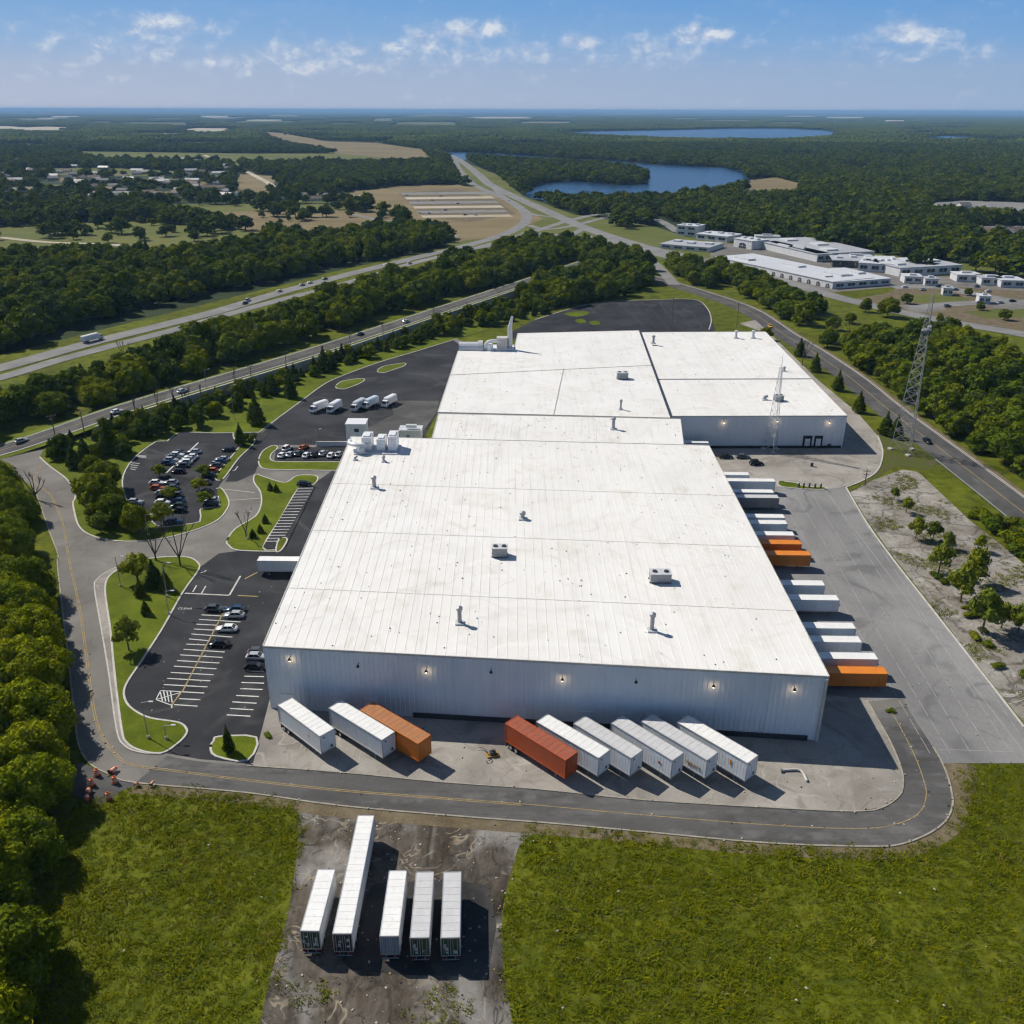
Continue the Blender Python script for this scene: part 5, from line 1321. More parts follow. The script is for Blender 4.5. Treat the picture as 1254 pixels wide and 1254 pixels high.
HOLES_NP = [np.array(h) for h in WORLD_HOLES]
HOLE_BB = [(h[:, 0].min(), h[:, 0].max(), h[:, 1].min(), h[:, 1].max()) for h in HOLES_NP]
def free(X, Y, px_holes=True):
    bad = np.zeros(X.shape, bool)
    for h, bb in zip(HOLES_NP, HOLE_BB):
        m_ = (X > bb[0]) & (X < bb[1]) & (Y > bb[2]) & (Y < bb[3])
        if m_.any(): bad[m_] |= pip(h, X[m_], Y[m_])
    if px_holes:
        U, Vv = W2P(X, Y)
        for h in PX_HOLES:
            a = np.array(h); m_ = (U > a[:, 0].min()) & (U < a[:, 0].max()) & (Vv > a[:, 1].min()) & (Vv < a[:, 1].max())
            if m_.any(): bad[m_] |= pip(h, U[m_], Vv[m_])
    return ~bad
def fill(px_poly, spacing, jitter=.42, seed=1, holes=True):
    rng = np.random.default_rng(seed); wpoly = GP(px_poly); a = np.array(wpoly)
    xs = np.arange(a[:, 0].min(), a[:, 0].max(), spacing); ys = np.arange(a[:, 1].min(), a[:, 1].max(), spacing * .87)
    X, Y = np.meshgrid(xs, ys); X = X + (np.arange(len(ys)) % 2)[:, None] * spacing / 2
    X = (X + rng.uniform(-jitter, jitter, X.shape) * spacing).ravel(); Y = (Y + rng.uniform(-jitter, jitter, Y.shape) * spacing).ravel()
    ok = pip(wpoly, X, Y); X, Y = X[ok], Y[ok]
    if holes: ok = free(X, Y); X, Y = X[ok], Y[ok]
    return np.stack([X, Y], 1)

BANK = [(GX((131, 520)), 0)]
REG = [  # polygon of trunk feet in the photograph, spacing, height range, kinds, label, group
    ([(-330, 560), (-40, 588), (14, 612), (34, 664), (44, 740), (56, 820), (62, 900), (58, 985), (40, 1040), (54, 1100), (36, 1180), (18, 1270), (-10, 1420), (-500, 1420), (-700, 800)], 5.6, (7.5, 12), 'near', 'leafy broadleaf tree in the dense wood left of the perimeter road', 'trees in the wood beside the perimeter road'),
    ([(118, 536), (131, 528), (226, 497), (330, 468), (408, 441), (490, 414), (571, 388), (645, 368), (760, 356), (770, 362), (700, 374), (640, 392), (560, 408), (490, 427), (420, 449), (390, 459), (330, 487), (262, 512), (225, 520), (160, 545)], 5.6, (3.8, 7), 'mix', 'dark tree in the belt at the foot of the retaining wall', 'trees at the foot of the retaining wall'),
    ([(1560, 800), (1254, 596), (1180, 546), (1140, 516), (1105, 488), (1060, 452), (1096, 425), (1150, 405), (1254, 412), (1420, 440), (1700, 520), (1800, 700)], 8.4, (6, 13), 'wood', 'round green tree in the thick wood right of the right road', 'trees in the wood beyond the right road'),
    ([(1000, 418), (1030, 444), (1090, 490), (1140, 420), (1090, 408), (1060, 410), (1050, 424)], 8, (5, 9), 'wood', 'green tree at the edge of the clearing beyond the right road', 'trees by the clearing'),
    ([(-200, 560), (0, 534), (66, 517), (158, 489), (237, 463), (330, 432), (408, 406), (505, 376), (600, 355), (640, 345), (640, 372), (700, 374), (770, 362), (812, 345), (806, 318), (751, 290), (698, 290), (640, 304), (575, 322), (516, 341), (400, 376), (300, 406), (229, 430), (192, 446), (168, 455), (131, 466), (66, 484), (0, 503), (-200, 552)], 8.8, (6.5, 14), 'wood', 'tall round green tree in the belt between highway and walled road', 'trees between the highway and the walled road'),
    ([(-300, 318), (0, 318), (100, 314), (230, 313), (330, 300), (480, 288), (520, 274), (582, 281), (575, 292), (498, 311), (420, 325), (330, 345), (250, 362), (180, 379), (90, 402), (0, 432), (-300, 520)], 9.6, (7, 15), 'wood', 'round green tree in the broad forest belt beyond the highway', 'trees in the forest beyond the highway'),
    ([(860, 322), (905, 338), (975, 366), (1010, 385), (985, 400), (958, 390), (930, 372), (896, 352), (868, 338)], 7.5, (7, 11), 'wood', 'dark tree in the clump between the right road and the white complex', 'trees between the right road and the white complex'),
    ([(812, 322), (850, 333), (878, 344), (866, 354), (830, 346), (804, 334)], 7.5, (7, 12), 'wood', 'round tree between the rear lot and the junction road', 'trees behind the rear lot'),
    ([(815, 300), (870, 312), (905, 326), (890, 332), (850, 322), (812, 314)], 8.5, (7, 11), 'wood', 'round tree along the junction road in front of the white complex', 'trees in front of the white complex'),
    ([(880, 395), (905, 384), (925, 393), (960, 420), (950, 425)], 30, (6, 8), 'wood', 'small tree on the verge behind the annex', 'trees on the verge'),
]
cand = []
for k, (poly, sp, hr, kind, label, group) in enumerate(REG):
    P = fill(poly, sp, .40, 20 + k)
    for (x, y) in P: cand.append((y * y + x * x, x, y, RNG.uniform(*hr), kind, k))
cand.sort()
# how many pixels high each stands, and whether the picture shows it at all
def in_view(x, y, h):
    u, v_ = W2P(np.array([x]), np.array([y]), h); u0, v0 = W2P(np.array([x]), np.array([y]), 0.0)
    return (-30 < u[0] < 1284) and v_[0] < 1270
PROTOS = {
    'near': [tree_meshes(broad(100 + i, 10, 13, 8500, .27, ICO2, .40, .2), LEAF_NEAR) for i in range(4)],
    'wood': [tree_meshes(broad(200 + i, 10, 8 + 2 * i, 2100, .50, ICO2, .30 + .04 * i, .20 + .03 * i), LEAF) for i in range(5)],
    'cone': [tree_meshes(conifer(300 + i, 10, 1700, .42), LEAF_DARK) for i in range(3)],
    'young': [tree_meshes(broad(400 + i, 10, 8, 620, .50, ICO1, .34, .40), LEAF_YOUNG) for i in range(3)],
    'bush': [tree_meshes(bush_arr(500 + i), LEAF) for i in range(3)],
}
PROTOS['mix'] = PROTOS['cone'][:2] + PROTOS['wood'][:4]
def tree_at(x, y, h, kind, label, group, z=0.0, base_h=10.0, name='tree', cat='tree', wide=1.0):
    tr, cr = random.choice(PROTOS[kind])
    t = thing(name, label, cat, (x, y, z), random.uniform(0, 6.28), group)
    s_ = h / base_h; t.scale = (s_ * wide, s_ * wide, s_)
    put('trunk', tr, t); put('crown', cr, t)
    return t
MANY = 175
single, mass = [], []
for c in cand:
    if len(single) < MANY and in_view(c[1], c[2], c[3]): single.append(c)
    else: mass.append(c)
for d2, x, y, h, kind, k in single: tree_at(x, y, h, kind, REG[k][4], REG[k][5], wide=1.2 if kind == 'wood' else 1.0)
MASS_ME = [tree_combined(broad(600 + i, 10, 7 + 2 * i, 1300, .58, ICO2, .30 + .05 * i, .20 + .04 * i), LEAF) for i in range(4)] + [tree_combined(conifer(640 + i, 10, 900, .55), LEAF_DARK) for i in range(2)] + [tree_combined(broad(660, 10, 13, 5000, .35, ICO2, .40, .2), LEAF_NEAR)]
pts, sc_, ix = [], [], []
for d2, x, y, h, kind, k in mass:
    pts.append((x, y, 0)); s_ = h / 10; sc_.append((s_ * random.uniform(.9, 1.4), s_ * random.uniform(.9, 1.4), s_ * random.uniform(.9, 1.2)))
    ix.append(6 if kind == 'near' else 4 + random.randrange(2) if random.random() < .07 else random.choice([4, 5, 0, 1, 2]) if kind == 'mix' else random.choice([0, 1, 2, 3]))
gn_scatter('wood', MASS_ME, np.array(pts), RNG.uniform(0, 6.28, len(pts)), np.array(sc_), ix)

# farther woods
rng = np.random.default_rng(77)
def scatter_far(px_top, px_bot, spacing, seed, margin=120):
    y0, y1 = GX((627, px_bot))[1], GX((627, px_top))[1]
    rng = np.random.default_rng(seed); X, Y = [], []
    ys = np.arange(y0, y1, spacing * .87)
    for i, y in enumerate(ys):
        half = .585 * (y * .912 + 43) + margin
        xs = np.arange(-half, half, spacing) + (i % 2) * spacing / 2
        X.append(xs); Y.append(np.full(len(xs), y))
    X, Y = np.concatenate(X), np.concatenate(Y)
    X = X + rng.uniform(-.42, .42, len(X)) * spacing; Y = Y + rng.uniform(-.42, .42, len(Y)) * spacing
    return X, Y
near_reg = [r[0] for r in REG]
X, Y = scatter_far(178, 345, 11.0, 5)
ok = free(X, Y); X, Y = X[ok], Y[ok]
U, Vv = W2P(X, Y)
allow = pip([(-900, 170), (2200, 170), (2200, 348), (1254, 338), (1090, 318), (945, 298), (800, 276), (640, 290), (480, 290), (330, 296), (200, 312), (0, 318), (-900, 320)], U, Vv)
X, Y, U, Vv = X[allow], Y[allow], U[allow], Vv[allow]
# the suburb has gaps between its trees
sub = pip([(0, 214), (300, 208), (400, 225), (430, 248), (380, 254), (200, 258), (0, 262)], U, Vv)
keep = ~sub | (rng.random(len(X)) < .34); X, Y = X[keep], Y[keep]
HEDGES = [((-40, 268), (60, 270), (160, 268), (230, 275), (310, 282)), ((310, 258), (430, 256)), ((200, 252), (330, 250), (430, 249)), ((400, 240), (450, 228), (520, 224)), ((612, 240), (648, 256)), ((130, 196), (300, 200), (420, 199)), ((320, 172), (400, 186)), ((480, 268), (520, 290), (560, 296)), ((470, 262), (490, 272), (500, 284)), ((705, 262), (760, 276), (800, 285)), ((330, 266), (420, 268), (470, 262)), ((60, 284), (110, 290), (140, 286)), ((640, 262), (650, 272)), ((720, 296), (760, 296), (800, 300)), ((1190, 334), (1254, 340), (1300, 350)), ((1100, 330), (1180, 338))]
hx = []
for hd in HEDGES:
    W_ = GP(hd)
    for a, b_ in zip(W_[:-1], W_[1:]):
        Lh = (Vector(b_) - Vector(a)).length
        for k in range(max(2, int(Lh / 9.5))):
            if rng.random() < .72:
                q = lerp2(a, b_, rng.random()); hx.append((q[0] + rng.normal() * 5, q[1] + rng.normal() * 9))
for k in range(90):
    qx, qy = rng.uniform(-20, 680), rng.uniform(250, 300)
    if not (470 < qx < 650 and qy < 280): hx.append(GX((qx, qy)))
hx = np.array(hx); okh = np.ones(len(hx), bool)
for h_ in HOLES_NP: okh &= ~pip(h_, hx[:, 0], hx[:, 1])
hx = hx[okh]; X, Y = np.concatenate([X, hx[:, 0]]), np.concatenate([Y, hx[:, 1]])
FAR_ME = [tree_combined(low_tree(700 + i), LEAF_FAR) for i in range(5)]
n = len(X); s_ = rng.uniform(.62, 1.45, n)
gn_scatter('far_wood', FAR_ME, np.stack([X, Y, np.zeros(n)], 1), rng.uniform(0, 6.28, n), np.stack([s_ * rng.uniform(1.15, 1.5, n), s_ * rng.uniform(1.15, 1.5, n), s_], 1), rng.integers(0, 5, n))
# beyond them, whole stands of trees at a time
def stand(seed, n_=52, ext=55.0):
    rng = np.random.default_rng(seed); V, F, nb = [], [], 0
    for _ in range(n_):
        x, y = rng.uniform(-ext, ext, 2); h = rng.uniform(8, 15); r = rng.uniform(5.5, 9.5)
        v, f = ICO1; k = 1 + (rng.random(len(v)) - .5) * .35
        p = np.array((x, y, h * .55)) + v * np.array((r, r, h * .5)) * k[:, None]; V.append(p); F.append(np.concatenate([f, f[:, 2:3]], 1) + nb); nb += len(v)
    return tri_fix('tree_stand', np.concatenate(V), np.concatenate(F), [LEAF_FAR])
ST = [stand(800 + i) for i in range(5)]
X, Y = scatter_far(143, 178, 78, 6, 400)
ok = free(X, Y)
for dx, dy in ((45, 0), (-45, 0), (0, 45), (0, -45)): ok &= free(X + dx, Y + dy)
X, Y = X[ok], Y[ok]; n = len(X)
gn_scatter('distant_forest', ST, np.stack([X, Y, np.zeros(n)], 1), rng.uniform(0, 6.28, n), np.stack([rng.uniform(.9, 1.1, n)] * 2 + [rng.uniform(.8, 1.25, n)], 1), rng.integers(0, 5, n))
ring = []
X, Y = scatter_far(143.5, 178, 16, 9, 100)      # single crowns round the edges of lakes and fields there
ok = free(X, Y); near_edge = np.zeros(len(X), bool)
for dx, dy in ((50, 0), (-50, 0), (0, 50), (0, -50)): near_edge |= ~free(X + dx, Y + dy)
ok &= near_edge; X, Y = X[ok], Y[ok]; n = len(X)
if n: gn_scatter('far_wood', [tree_combined(low_tree(750, 11, 5, 60, 1.6), LEAF_FAR)], np.stack([X, Y, np.zeros(n)], 1), rng.uniform(0, 6.28, n), np.full((n, 3), 1.15), np.zeros(n, int))
print('trees', len(single), len(mass), 'far', n)

# ------------------------------------------------------------------ single trees of the lots and lawns
def lone(px, py, h, kind, label, group=None, z=.18, **kw):
    p = G(px, py, z); return tree_at(p.x, p.y, h, kind, label, group, z, **kw)
gl_ = 'trees on the lawn round the oval car park'
for px, py, h, kind, label in (
    (91, 573, 8, 'cone', 'dark conifer on the lawn nearest the junction with the walled road'), (105, 560, 7, 'cone', 'dark conifer second from the junction on the oval lawn'), (134, 555, 12, 'cone', 'tallest pointed conifer on the lawn beside the oval car park'),
    (118, 588, 8.5, 'wood', 'bushy green tree on the lawn below the pointed conifer'), (124, 622, 11, 'wood', 'biggest bushy tree on the oval lawn beside the bend'), (143, 640, 9, 'wood', 'bushy tree beside the lower left edge of the oval car park'),
    (168, 650, 8, 'wood', 'round tree at the bottom tip of the oval lawn'), (124, 652, 6, 'young', 'thin pale tree near the kerb of the oval lawn'), (201, 642, 7, 'young', 'yellow-green tree at the near edge of the oval car park'),
    (67, 563, 4.5, 'wood', 'low bush at the end of the retaining wall'), (152, 560, 5, 'wood', 'low round tree at the left edge of the oval car park'), (110, 603, 6.5, 'cone', 'small dark conifer in the middle of the oval lawn'), (132, 600, 9, 'wood', 'leafy tree between the biggest bushy tree and the lot edge'),
    (314, 519, 11, 'cone', 'large dark conifer standing on the lawn behind the entrance road'), (242, 523, 7, 'wood', 'bushy dark tree on the lawn above the oval car park'), (264, 510, 6, 'wood', 'low spreading tree right of the bushy one above the oval car park'),
    (357, 487, 9, 'cone', 'dark conifer by the kerb of the service yard'), (397, 455, 11, 'cone', 'tall feathery conifer where the lawn narrows by the service yard'), (336, 484, 8, 'cone', 'dark conifer left of the one by the service yard kerb')):
    lone(px, py, h, kind, label, gl_)
for poly, sd in (([(58, 553), (90, 568), (150, 556), (200, 533), (245, 518), (330, 478), (330, 464), (226, 494), (131, 527)], 31), ([(96, 612), (110, 596), (146, 596), (152, 622), (166, 640), (126, 652), (100, 636)], 32)):
    P = fill(poly, 7.5, .4, sd, False)
    for x, y in P[:24]: tree_at(x, y, random.uniform(3.5, 8), random.choice(['mix', 'wood']), 'green tree crowding the lawn between oval car park and walled road', 'trees crowding the oval lawn', .17)
lone(295, 545, 8, 'cone', 'slim dark conifer on the long grass island of the oval car park', None, .3, wide=.8)
lone(306, 541, 3, 'bush', 'round bush at the tip of the long grass island', None, .3, base_h=2.5, name='bush', cat='bush')
for px, py, lab in ((196, 584, 'small palm-like tree between the car stacks in the oval car park'), (250, 584, 'small yellow tree by the gap in the long grass island'), (244, 601, 'small yellow tree behind the black car by the entrance'), (251, 618, 'tiny tree on the corner lawn of the oval car park'), (207, 612, 'tiny tree between the lower car stacks')):
    lone(px, py, 4.2, 'young', lab, None, .2, wide=1.2)
gi_ = 'trees on the lawn by the lower car park'
for px, py, h, kind, label in ((169, 711, 7.5, 'young', 'light green tree at the top of the lower car park lawn'), (190, 719, 7.5, 'cone', 'dark dense conifer on the lower car park lawn'), (172, 730, 4.5, 'cone', 'small conifer left of the dense one on the lower car park lawn'), (179, 752, 3.8, 'cone', 'smallest conifer on the lower car park lawn'), (204, 722, 5.5, 'cone', 'slender conifer right of the dense one on the lower car park lawn'), (158, 796, 8, 'young', 'airy thin tree alone on the lower car park lawn')):
    lone(px, py, h, kind, label, gi_, .22, wide=.75 if 'airy' in label else 1.0)
lone(281, 921, 6, 'cone', 'thin ragged conifer on the small grass corner by the front apron', None, .22, wide=.6)
for px, py, lab in ((310, 658, 'first'), (319, 652, 'second'), (325, 640, 'third'), (331, 600, 'fourth'), (338.5, 602, 'fifth')):
    lone(px, py, 2.6, 'cone', f'little clipped conifer, {lab} from the junction on the entrance lawn', 'clipped conifers on the entrance lawn', .22, wide=1.3)
ga = 'young trees on the broken pavement'
for px, py, h, lab in ((1109, 628, 5, 'nearest the lattice tower'), (1121, 660, 6.5, 'with a forked trunk beside the truck yard'), (1142, 662, 6, 'right of the forked one beside the truck yard'), (1160, 672, 5, 'small and pale in the middle'), (1200, 675, 5, 'thin, toward the right road'), (1149, 702, 8.5, 'leaning beside the truck yard kerb'), (1176, 737, 9.5, 'tall, left of the middle pair'), (1191, 714, 10, 'tallest and airy, right of the middle pair'), (1202, 776, 11, 'nearest, with a long bare trunk'), (1226, 769, 6.5, 'short, right of the long-trunked one'), (1246, 776, 8, 'bushy, at the right edge of the picture'), (1095, 612, 4, 'tiny, beside the bend of the drive')):
    lone(px, py, h, 'young', f'young yellow-green tree on the broken pavement, {lab}', ga, .05, wide=.72)
gb = 'conifers along the right road'
for px, py, lab in ((979, 436, 'farthest up the hill'), (998, 455, 'second from the far end'), (1025.6, 478, 'in the middle of the row'), (1051, 505, 'fourth from the far end'), (1083.6, 532, 'left of the pair by the lattice tower'), (1096, 536, 'right of the pair by the lattice tower')):
    lone(px, py, 8.5, 'cone', f'dark conifer between annex drive and right road, {lab}', gb, .05)
P = fill([(1128, 566), (1150, 566), (1262, 652), (1420, 790), (1420, 830), (1254, 690), (1170, 618)], 4.2, .4, 61, False)
for x, y in P[:48]: tree_at(x, y, random.uniform(2.0, 3.6), 'bush', 'low green bush in the strip between right road and broken pavement', 'bushes along the right road', 0, 2.5, 'bush', 'bush', 1.2)
P = fill([(1122, 690), (1150, 690), (1254, 790), (1254, 850), (1200, 800)], 6.5, .4, 62, False)
for x, y in P[:26]: tree_at(x, y, random.uniform(.6, 1.3), 'bush', 'low weedy bush growing through the broken pavement', 'weeds on the broken pavement', .05, 2.5, 'bush', 'bush', 1.6)
for px, py, h in ((1087, 388, 11), (1110, 372, 6), (1150, 395, 5), (1200, 380, 5), (1060, 382, 8), (1040, 396, 6), (1020, 404, 7), (1230, 392, 6), (1185, 362, 5)):
    lone(px, py, h, 'wood', 'scattered round tree on the grass beyond the clearing', 'scattered trees beyond the clearing', 0)

# bare trees
def bare(px, py, h, label, n_=3, lean=.35, seed=1, z=.2, group='bare trees'):
    p = G(px, py, z); t = thing('bare_tree', label, 'tree', (p.x, p.y, z), 0, group); r = random.Random(seed)
    MB().tube((0, 0, -.1), (0, 0, h * .18), .26, .2, 7).build('trunk', BAREW, t)
    mb = MB()
    for k in range(n_):
        a = (k - (n_ - 1) / 2) * lean + r.uniform(-.08, .08); q = Vector((0, 0, h * .16)); d = Vector((math.sin(a), r.uniform(-.2, .2), math.cos(a)))
        e = q + d * h * .5; mb.tube(q, e, .16, .10, 6, False)
        for j in range(3):
            d2 = (d + Vector((r.uniform(-.35, .35), r.uniform(-.3, .3), r.uniform(-.05, .2)))).normalized(); e2 = e + d2 * h * r.uniform(.22, .4); mb.tube(e, e2, .09, .035, 5, False)
            for i in range(2):
                d3 = (d2 + Vector((r.uniform(-.6, .6), r.uniform(-.4, .4), .1))).normalized(); mb.tube(e.lerp(e2, .5), e.lerp(e2, .5) + d3 * h * .16, .05, .02, 4, False)
    mb.build('branches', BAREW, t)
bare(191, 686, 10, 'bare forked tree left of the pair at the top of the lower lawn', 4, .34, 2); bare(221, 693, 14, 'taller bare forked tree right of the pair at the top of the lower lawn', 4, .26, 3)
bare(302, 658, 9, 'bare tree leaning over the entrance lawn', 2, .4, 4); bare(152, 440, 9, 'bare tree on the grass beside the highway', 4, .3, 6, 0); bare(44, 612, 9, 'bare grey shrub at the bend of the perimeter road', 6, .35, 7, 0)
for i, (px, py) in enumerate(((196, 512), (228, 508), (232, 500), (214, 512), (168, 520), (248, 498), (290, 484))):
    bare(px, py, 13 - (i % 3) * 2, ['tall dead tree below the retaining wall, leftmost but one', 'tallest leaning dead tree below the retaining wall', 'dead tree hidden behind the leaning one below the wall', 'thin dead tree left of the leaning one below the wall', 'leftmost dead tree below the retaining wall', 'dead tree right of the leaning one below the wall', 'rightmost dead tree below the retaining wall'][i], 2, .12, 20 + i, 0, 'dead trees below the retaining wall')
for i, (px, py) in enumerate(((985, 440), (1020, 418), (1040, 412))):
    bare(px, py, 9, ['bare tree at the left of the clearing', 'bare tree in the middle of the clearing', 'bare tree at the right of the clearing'][i], 4, .4, 40 + i, 0)

# ------------------------------------------------------------------ grass
def tuft(seed, n_=16, h=.36, spread=.6):
    rng = np.random.default_rng(seed); V, F = [], []
    for k in range(n_):
        a = rng.uniform(0, 6.28); r = spread * math.sqrt(rng.random()); b0 = np.array((math.cos(a) * r, math.sin(a) * r, 0))
        d = rng.normal(size=2) * .55; hh = h * rng.uniform(.5, 1.15); w_ = rng.uniform(.03, .065); s_ = np.array((-d[1], d[0], 0)) / (np.linalg.norm(d) + 1e-6) * w_
        m_ = b0 + np.array((d[0] * hh * .45, d[1] * hh * .45, hh * .7)); e = b0 + np.array((d[0] * hh * 1.2, d[1] * hh * 1.2, hh * .85))
        V += [b0 - s_, b0 + s_, m_ + s_ * .8, m_ - s_ * .8, e + s_ * .2, e - s_ * .2]; i = len(V) - 6; F += [(i, i + 1, i + 2, i + 3), (i + 3, i + 2, i + 4, i + 5)]
    return np.array(V), np.array(F)
BLADES = leaf_mat('grass_blades', (.098, .124, .003), (.215, .234, .007), .22)
DRY = leaf_mat('dry_grass_blades', (.14, .13, .03), (.26, .23, .07), .25)
TUFTS = [mesh_np('grass_tuft', *tuft(900 + i, 22, .38, .65), [BLADES]) for i in range(5)] + [mesh_np('dry_tuft', *tuft(950 + i, 9, .5, .5), [DRY]) for i in range(2)]
road_edge = [(166, 961), (300, 973), (372, 981)]
gp = [([(40, 1020), (100, 985), (166, 963), (300, 974), (366, 984), (362, 1050), (354, 1100), (342, 1150), (328, 1200), (316, 1254), (276, 1420), (-260, 1420), (-60, 1254), (30, 1100)], 71),
      ([(642, 1012), (790, 1024), (934, 1037), (1056, 1042), (1110, 1041), (1160, 1022), (1182, 985), (1176, 945), (1260, 940), (1420, 960), (1600, 1420), (650, 1420), (630, 1254), (620, 1200), (618, 1150), (620, 1110), (628, 1075), (637, 1040)], 72)]
PP = np.concatenate([fill(p_, .76, .5, s_, False) for p_, s_ in gp])
PP = PP + RNG.normal(size=PP.shape) * .55
worn = np.sin(PP[:, 0] * .12 + np.sin(PP[:, 1] * .2) * 1.5 + 1) * np.sin(PP[:, 1] * .31 + np.sin(PP[:, 0] * .09) * 2) + RNG.normal(size=len(PP)) * .25
PP = PP[worn < .95]
n = len(PP); print('tufts', n)
patch = np.sin(PP[:, 0] * .21 + np.sin(PP[:, 1] * .17) * 2) * np.sin(PP[:, 1] * .26 + np.sin(PP[:, 0] * .13) * 2)
s_ = rng.uniform(.65, 1.25, n) * (1 + .30 * patch) * (1 + .16 * np.sin(PP[:, 1] * 2.4 + .25 * np.sin(PP[:, 0] * .2)))
ix = np.where(rng.random(n) < .045 + .03 * (patch > .5), rng.integers(5, 7, n), rng.integers(0, 5, n))
gn_scatter('grass', TUFTS, np.stack([PP[:, 0], PP[:, 1], np.full(n, .0)], 1), rng.uniform(0, 6.28, n), np.stack([s_, s_, s_ * rng.uniform(.7, 1.15, n)], 1), ix)
# ------------------------------------------------------------------ towers, poles, fences
STEEL = plain('galvanised_steel', (.34, .34, .33), .5, .3, .2, 1, (.24, .17, .12))
WOODP = plain('pole_wood', (.16, .125, .095), .9, 0, .25)
def lattice(px, py, h, wb, wt, label, group=None, m=STEEL, n_=15, r=.13, dish=True, z=0.0):
    p = G(px, py, z); t = thing('lattice_tower', label, 'mast', (p.x, p.y, z), .5, group)
    legs = [lambda u, k=k: Vector((math.cos(k * 2.0944) * (wb + (wt - wb) * u), math.sin(k * 2.0944) * (wb + (wt - wb) * u), h * u)) for k in range(3)]
    for k in range(3):
        MB().tube(legs[k](0), legs[k](1), r, r * .6, 6).build('leg', m, t)
        q = legs[k](0); MB().box((q.x, q.y, .25), (1.4, 1.4, .5)).build('footing', KERB, t)
    mb = MB(); us = [1 - (1 - i / n_) ** 1.25 for i in range(n_ + 1)]
    for i in range(n_):
        for k in range(3):
            j = (k + 1) % 3
            mb.bar(legs[k](us[i]), legs[j](us[i + 1]), r * .7).bar(legs[j](us[i]), legs[k](us[i + 1]), r * .7).bar(legs[k](us[i + 1]), legs[j](us[i + 1]), r * .7)
    mb.build('bracing', m, t)
    MB().tube((0, 0, h), (0, 0, h * 1.16), .09, .04, 6).build('antenna', m, t)
    if dish:
        MB().tube((.9, 0, h * .80), (1.3, 0, h * .80), .3, .85, 12).build('dish', PALE, t); MB().tube((-.6, .8, h * .72), (-.8, 1.2, h * .72), .2, .6, 12).build('dish', PALE, t)
        MB().tube((0, 0, h * .78), (0, 0, h * .79), 1.5, 1.5, 8).build('work_platform', m, t)
lattice(1106, 553, 53, 4.2, .5, 'tall three-legged lattice mast on the verge beside the right road', n_=18)
lattice(944, 552, 29, 2.6, .55, 'smaller pale lattice mast standing in front of the annex wall', m=PALE, n_=12, r=.10, dish=False, z=.1)
def pole(px, py, h, label, kind='utility', z=0.0, group=None, arm=1.4, rz=0.0):
    p = G(px, py, z)
    if kind == 'utility':
        t = thing('utility_pole', label, 'utility pole', (p.x, p.y, z), rz, group)
        MB().tube((0, 0, 0), (0, 0, h), .2, .12, 8).build('pole', WOODP, t)
        MB().bar((-arm, 0, h - .6), (arm, 0, h - .6), .16).bar((-arm * .7, 0, h - 1.7), (arm * .7, 0, h - 1.7), .14).build('crossarm', WOODP, t)
        for x in (-arm * .95, arm * .95): MB().tube((x, 0, h - .55), (x, 0, h - .2), .08, .05, 6).build('insulator', PALE, t)
    else:
        t = thing('lamp_post', label, 'lamp post', (p.x, p.y, z), rz, group)
        MB().tube((0, 0, 0), (0, 0, .6), .28, .26, 10).build('base', KERB, t)
        MB().tube((0, 0, .5), (0, 0, h), .11, .07, 8).build('pole', GREYM, t)
        MB().bar((0, 0, h - .05), (arm, 0, h + .15), .08).build('arm', GREYM, t)
        MB().box((arm + .3, 0, h + .15), (.8, .35, .16)).build('lamp_head', PALE, t)
gp_ = 'poles below the retaining wall'
for i, (px, py, h, k) in enumerate(((70, 545, 11, 'utility'), (105, 538, 11, 'utility'), (255, 489, 12, 'lamp'), (287, 514, 13, 'lamp'), (310, 482, 12, 'utility'), (352, 463, 12, 'utility'), (430, 437, 12, 'utility'), (470, 424, 12, 'utility'), (532, 404, 12, 'utility'))):
    pole(px, py, h, ['utility pole at the end of the retaining wall', 'utility pole second along the retaining wall', 'grey lamp post below the retaining wall', 'pale lamp post on the lawn above the oval car park', 'utility pole behind the large conifer', 'utility pole above the service yard kerb conifers', 'utility pole beside the tall feathery conifer', 'utility pole above the service yard islands', 'farthest utility pole along the retaining wall'][i], k, 0, gp_, 1.4, .6)
gq = 'lamp posts of the car parks'
for px, py, h, lab in ((148, 718, 8, 'lamp post at the top left of the lower lawn'), (205, 731, 9, 'lamp post at the kerb above the lower car park'), (207, 752, 6, 'short lamp post halfway along the lower lawn kerb'), (182, 904, 8, 'lamp post on the bottom tip of the lower lawn'), (204, 905, 3, 'stub of a post beside the bottom lamp post'), (182, 655, 6, 'lamp post at the bottom of the oval lawn'), (388, 546, 6, 'lamp post at the end of the low barrier wall'), (303, 660, 8, 'lamp post at the entrance lawn kerb')):
    pole(px, py, h, lab, 'lamp', .2, gq)
gz = 'poles along the right road'
for px, py, h, lab in ((902, 401, 13, 'utility pole on the verge behind the annex corner'), (1059, 593, 5, 'short pole beside the bend of the drive'), (982, 448, 12, 'utility pole among the conifers by the right road'), (822, 404, 17, 'tall pole at the edge of the rear lot')):
    pole(px, py, h, lab, 'utility', .1, gz, 1.2)
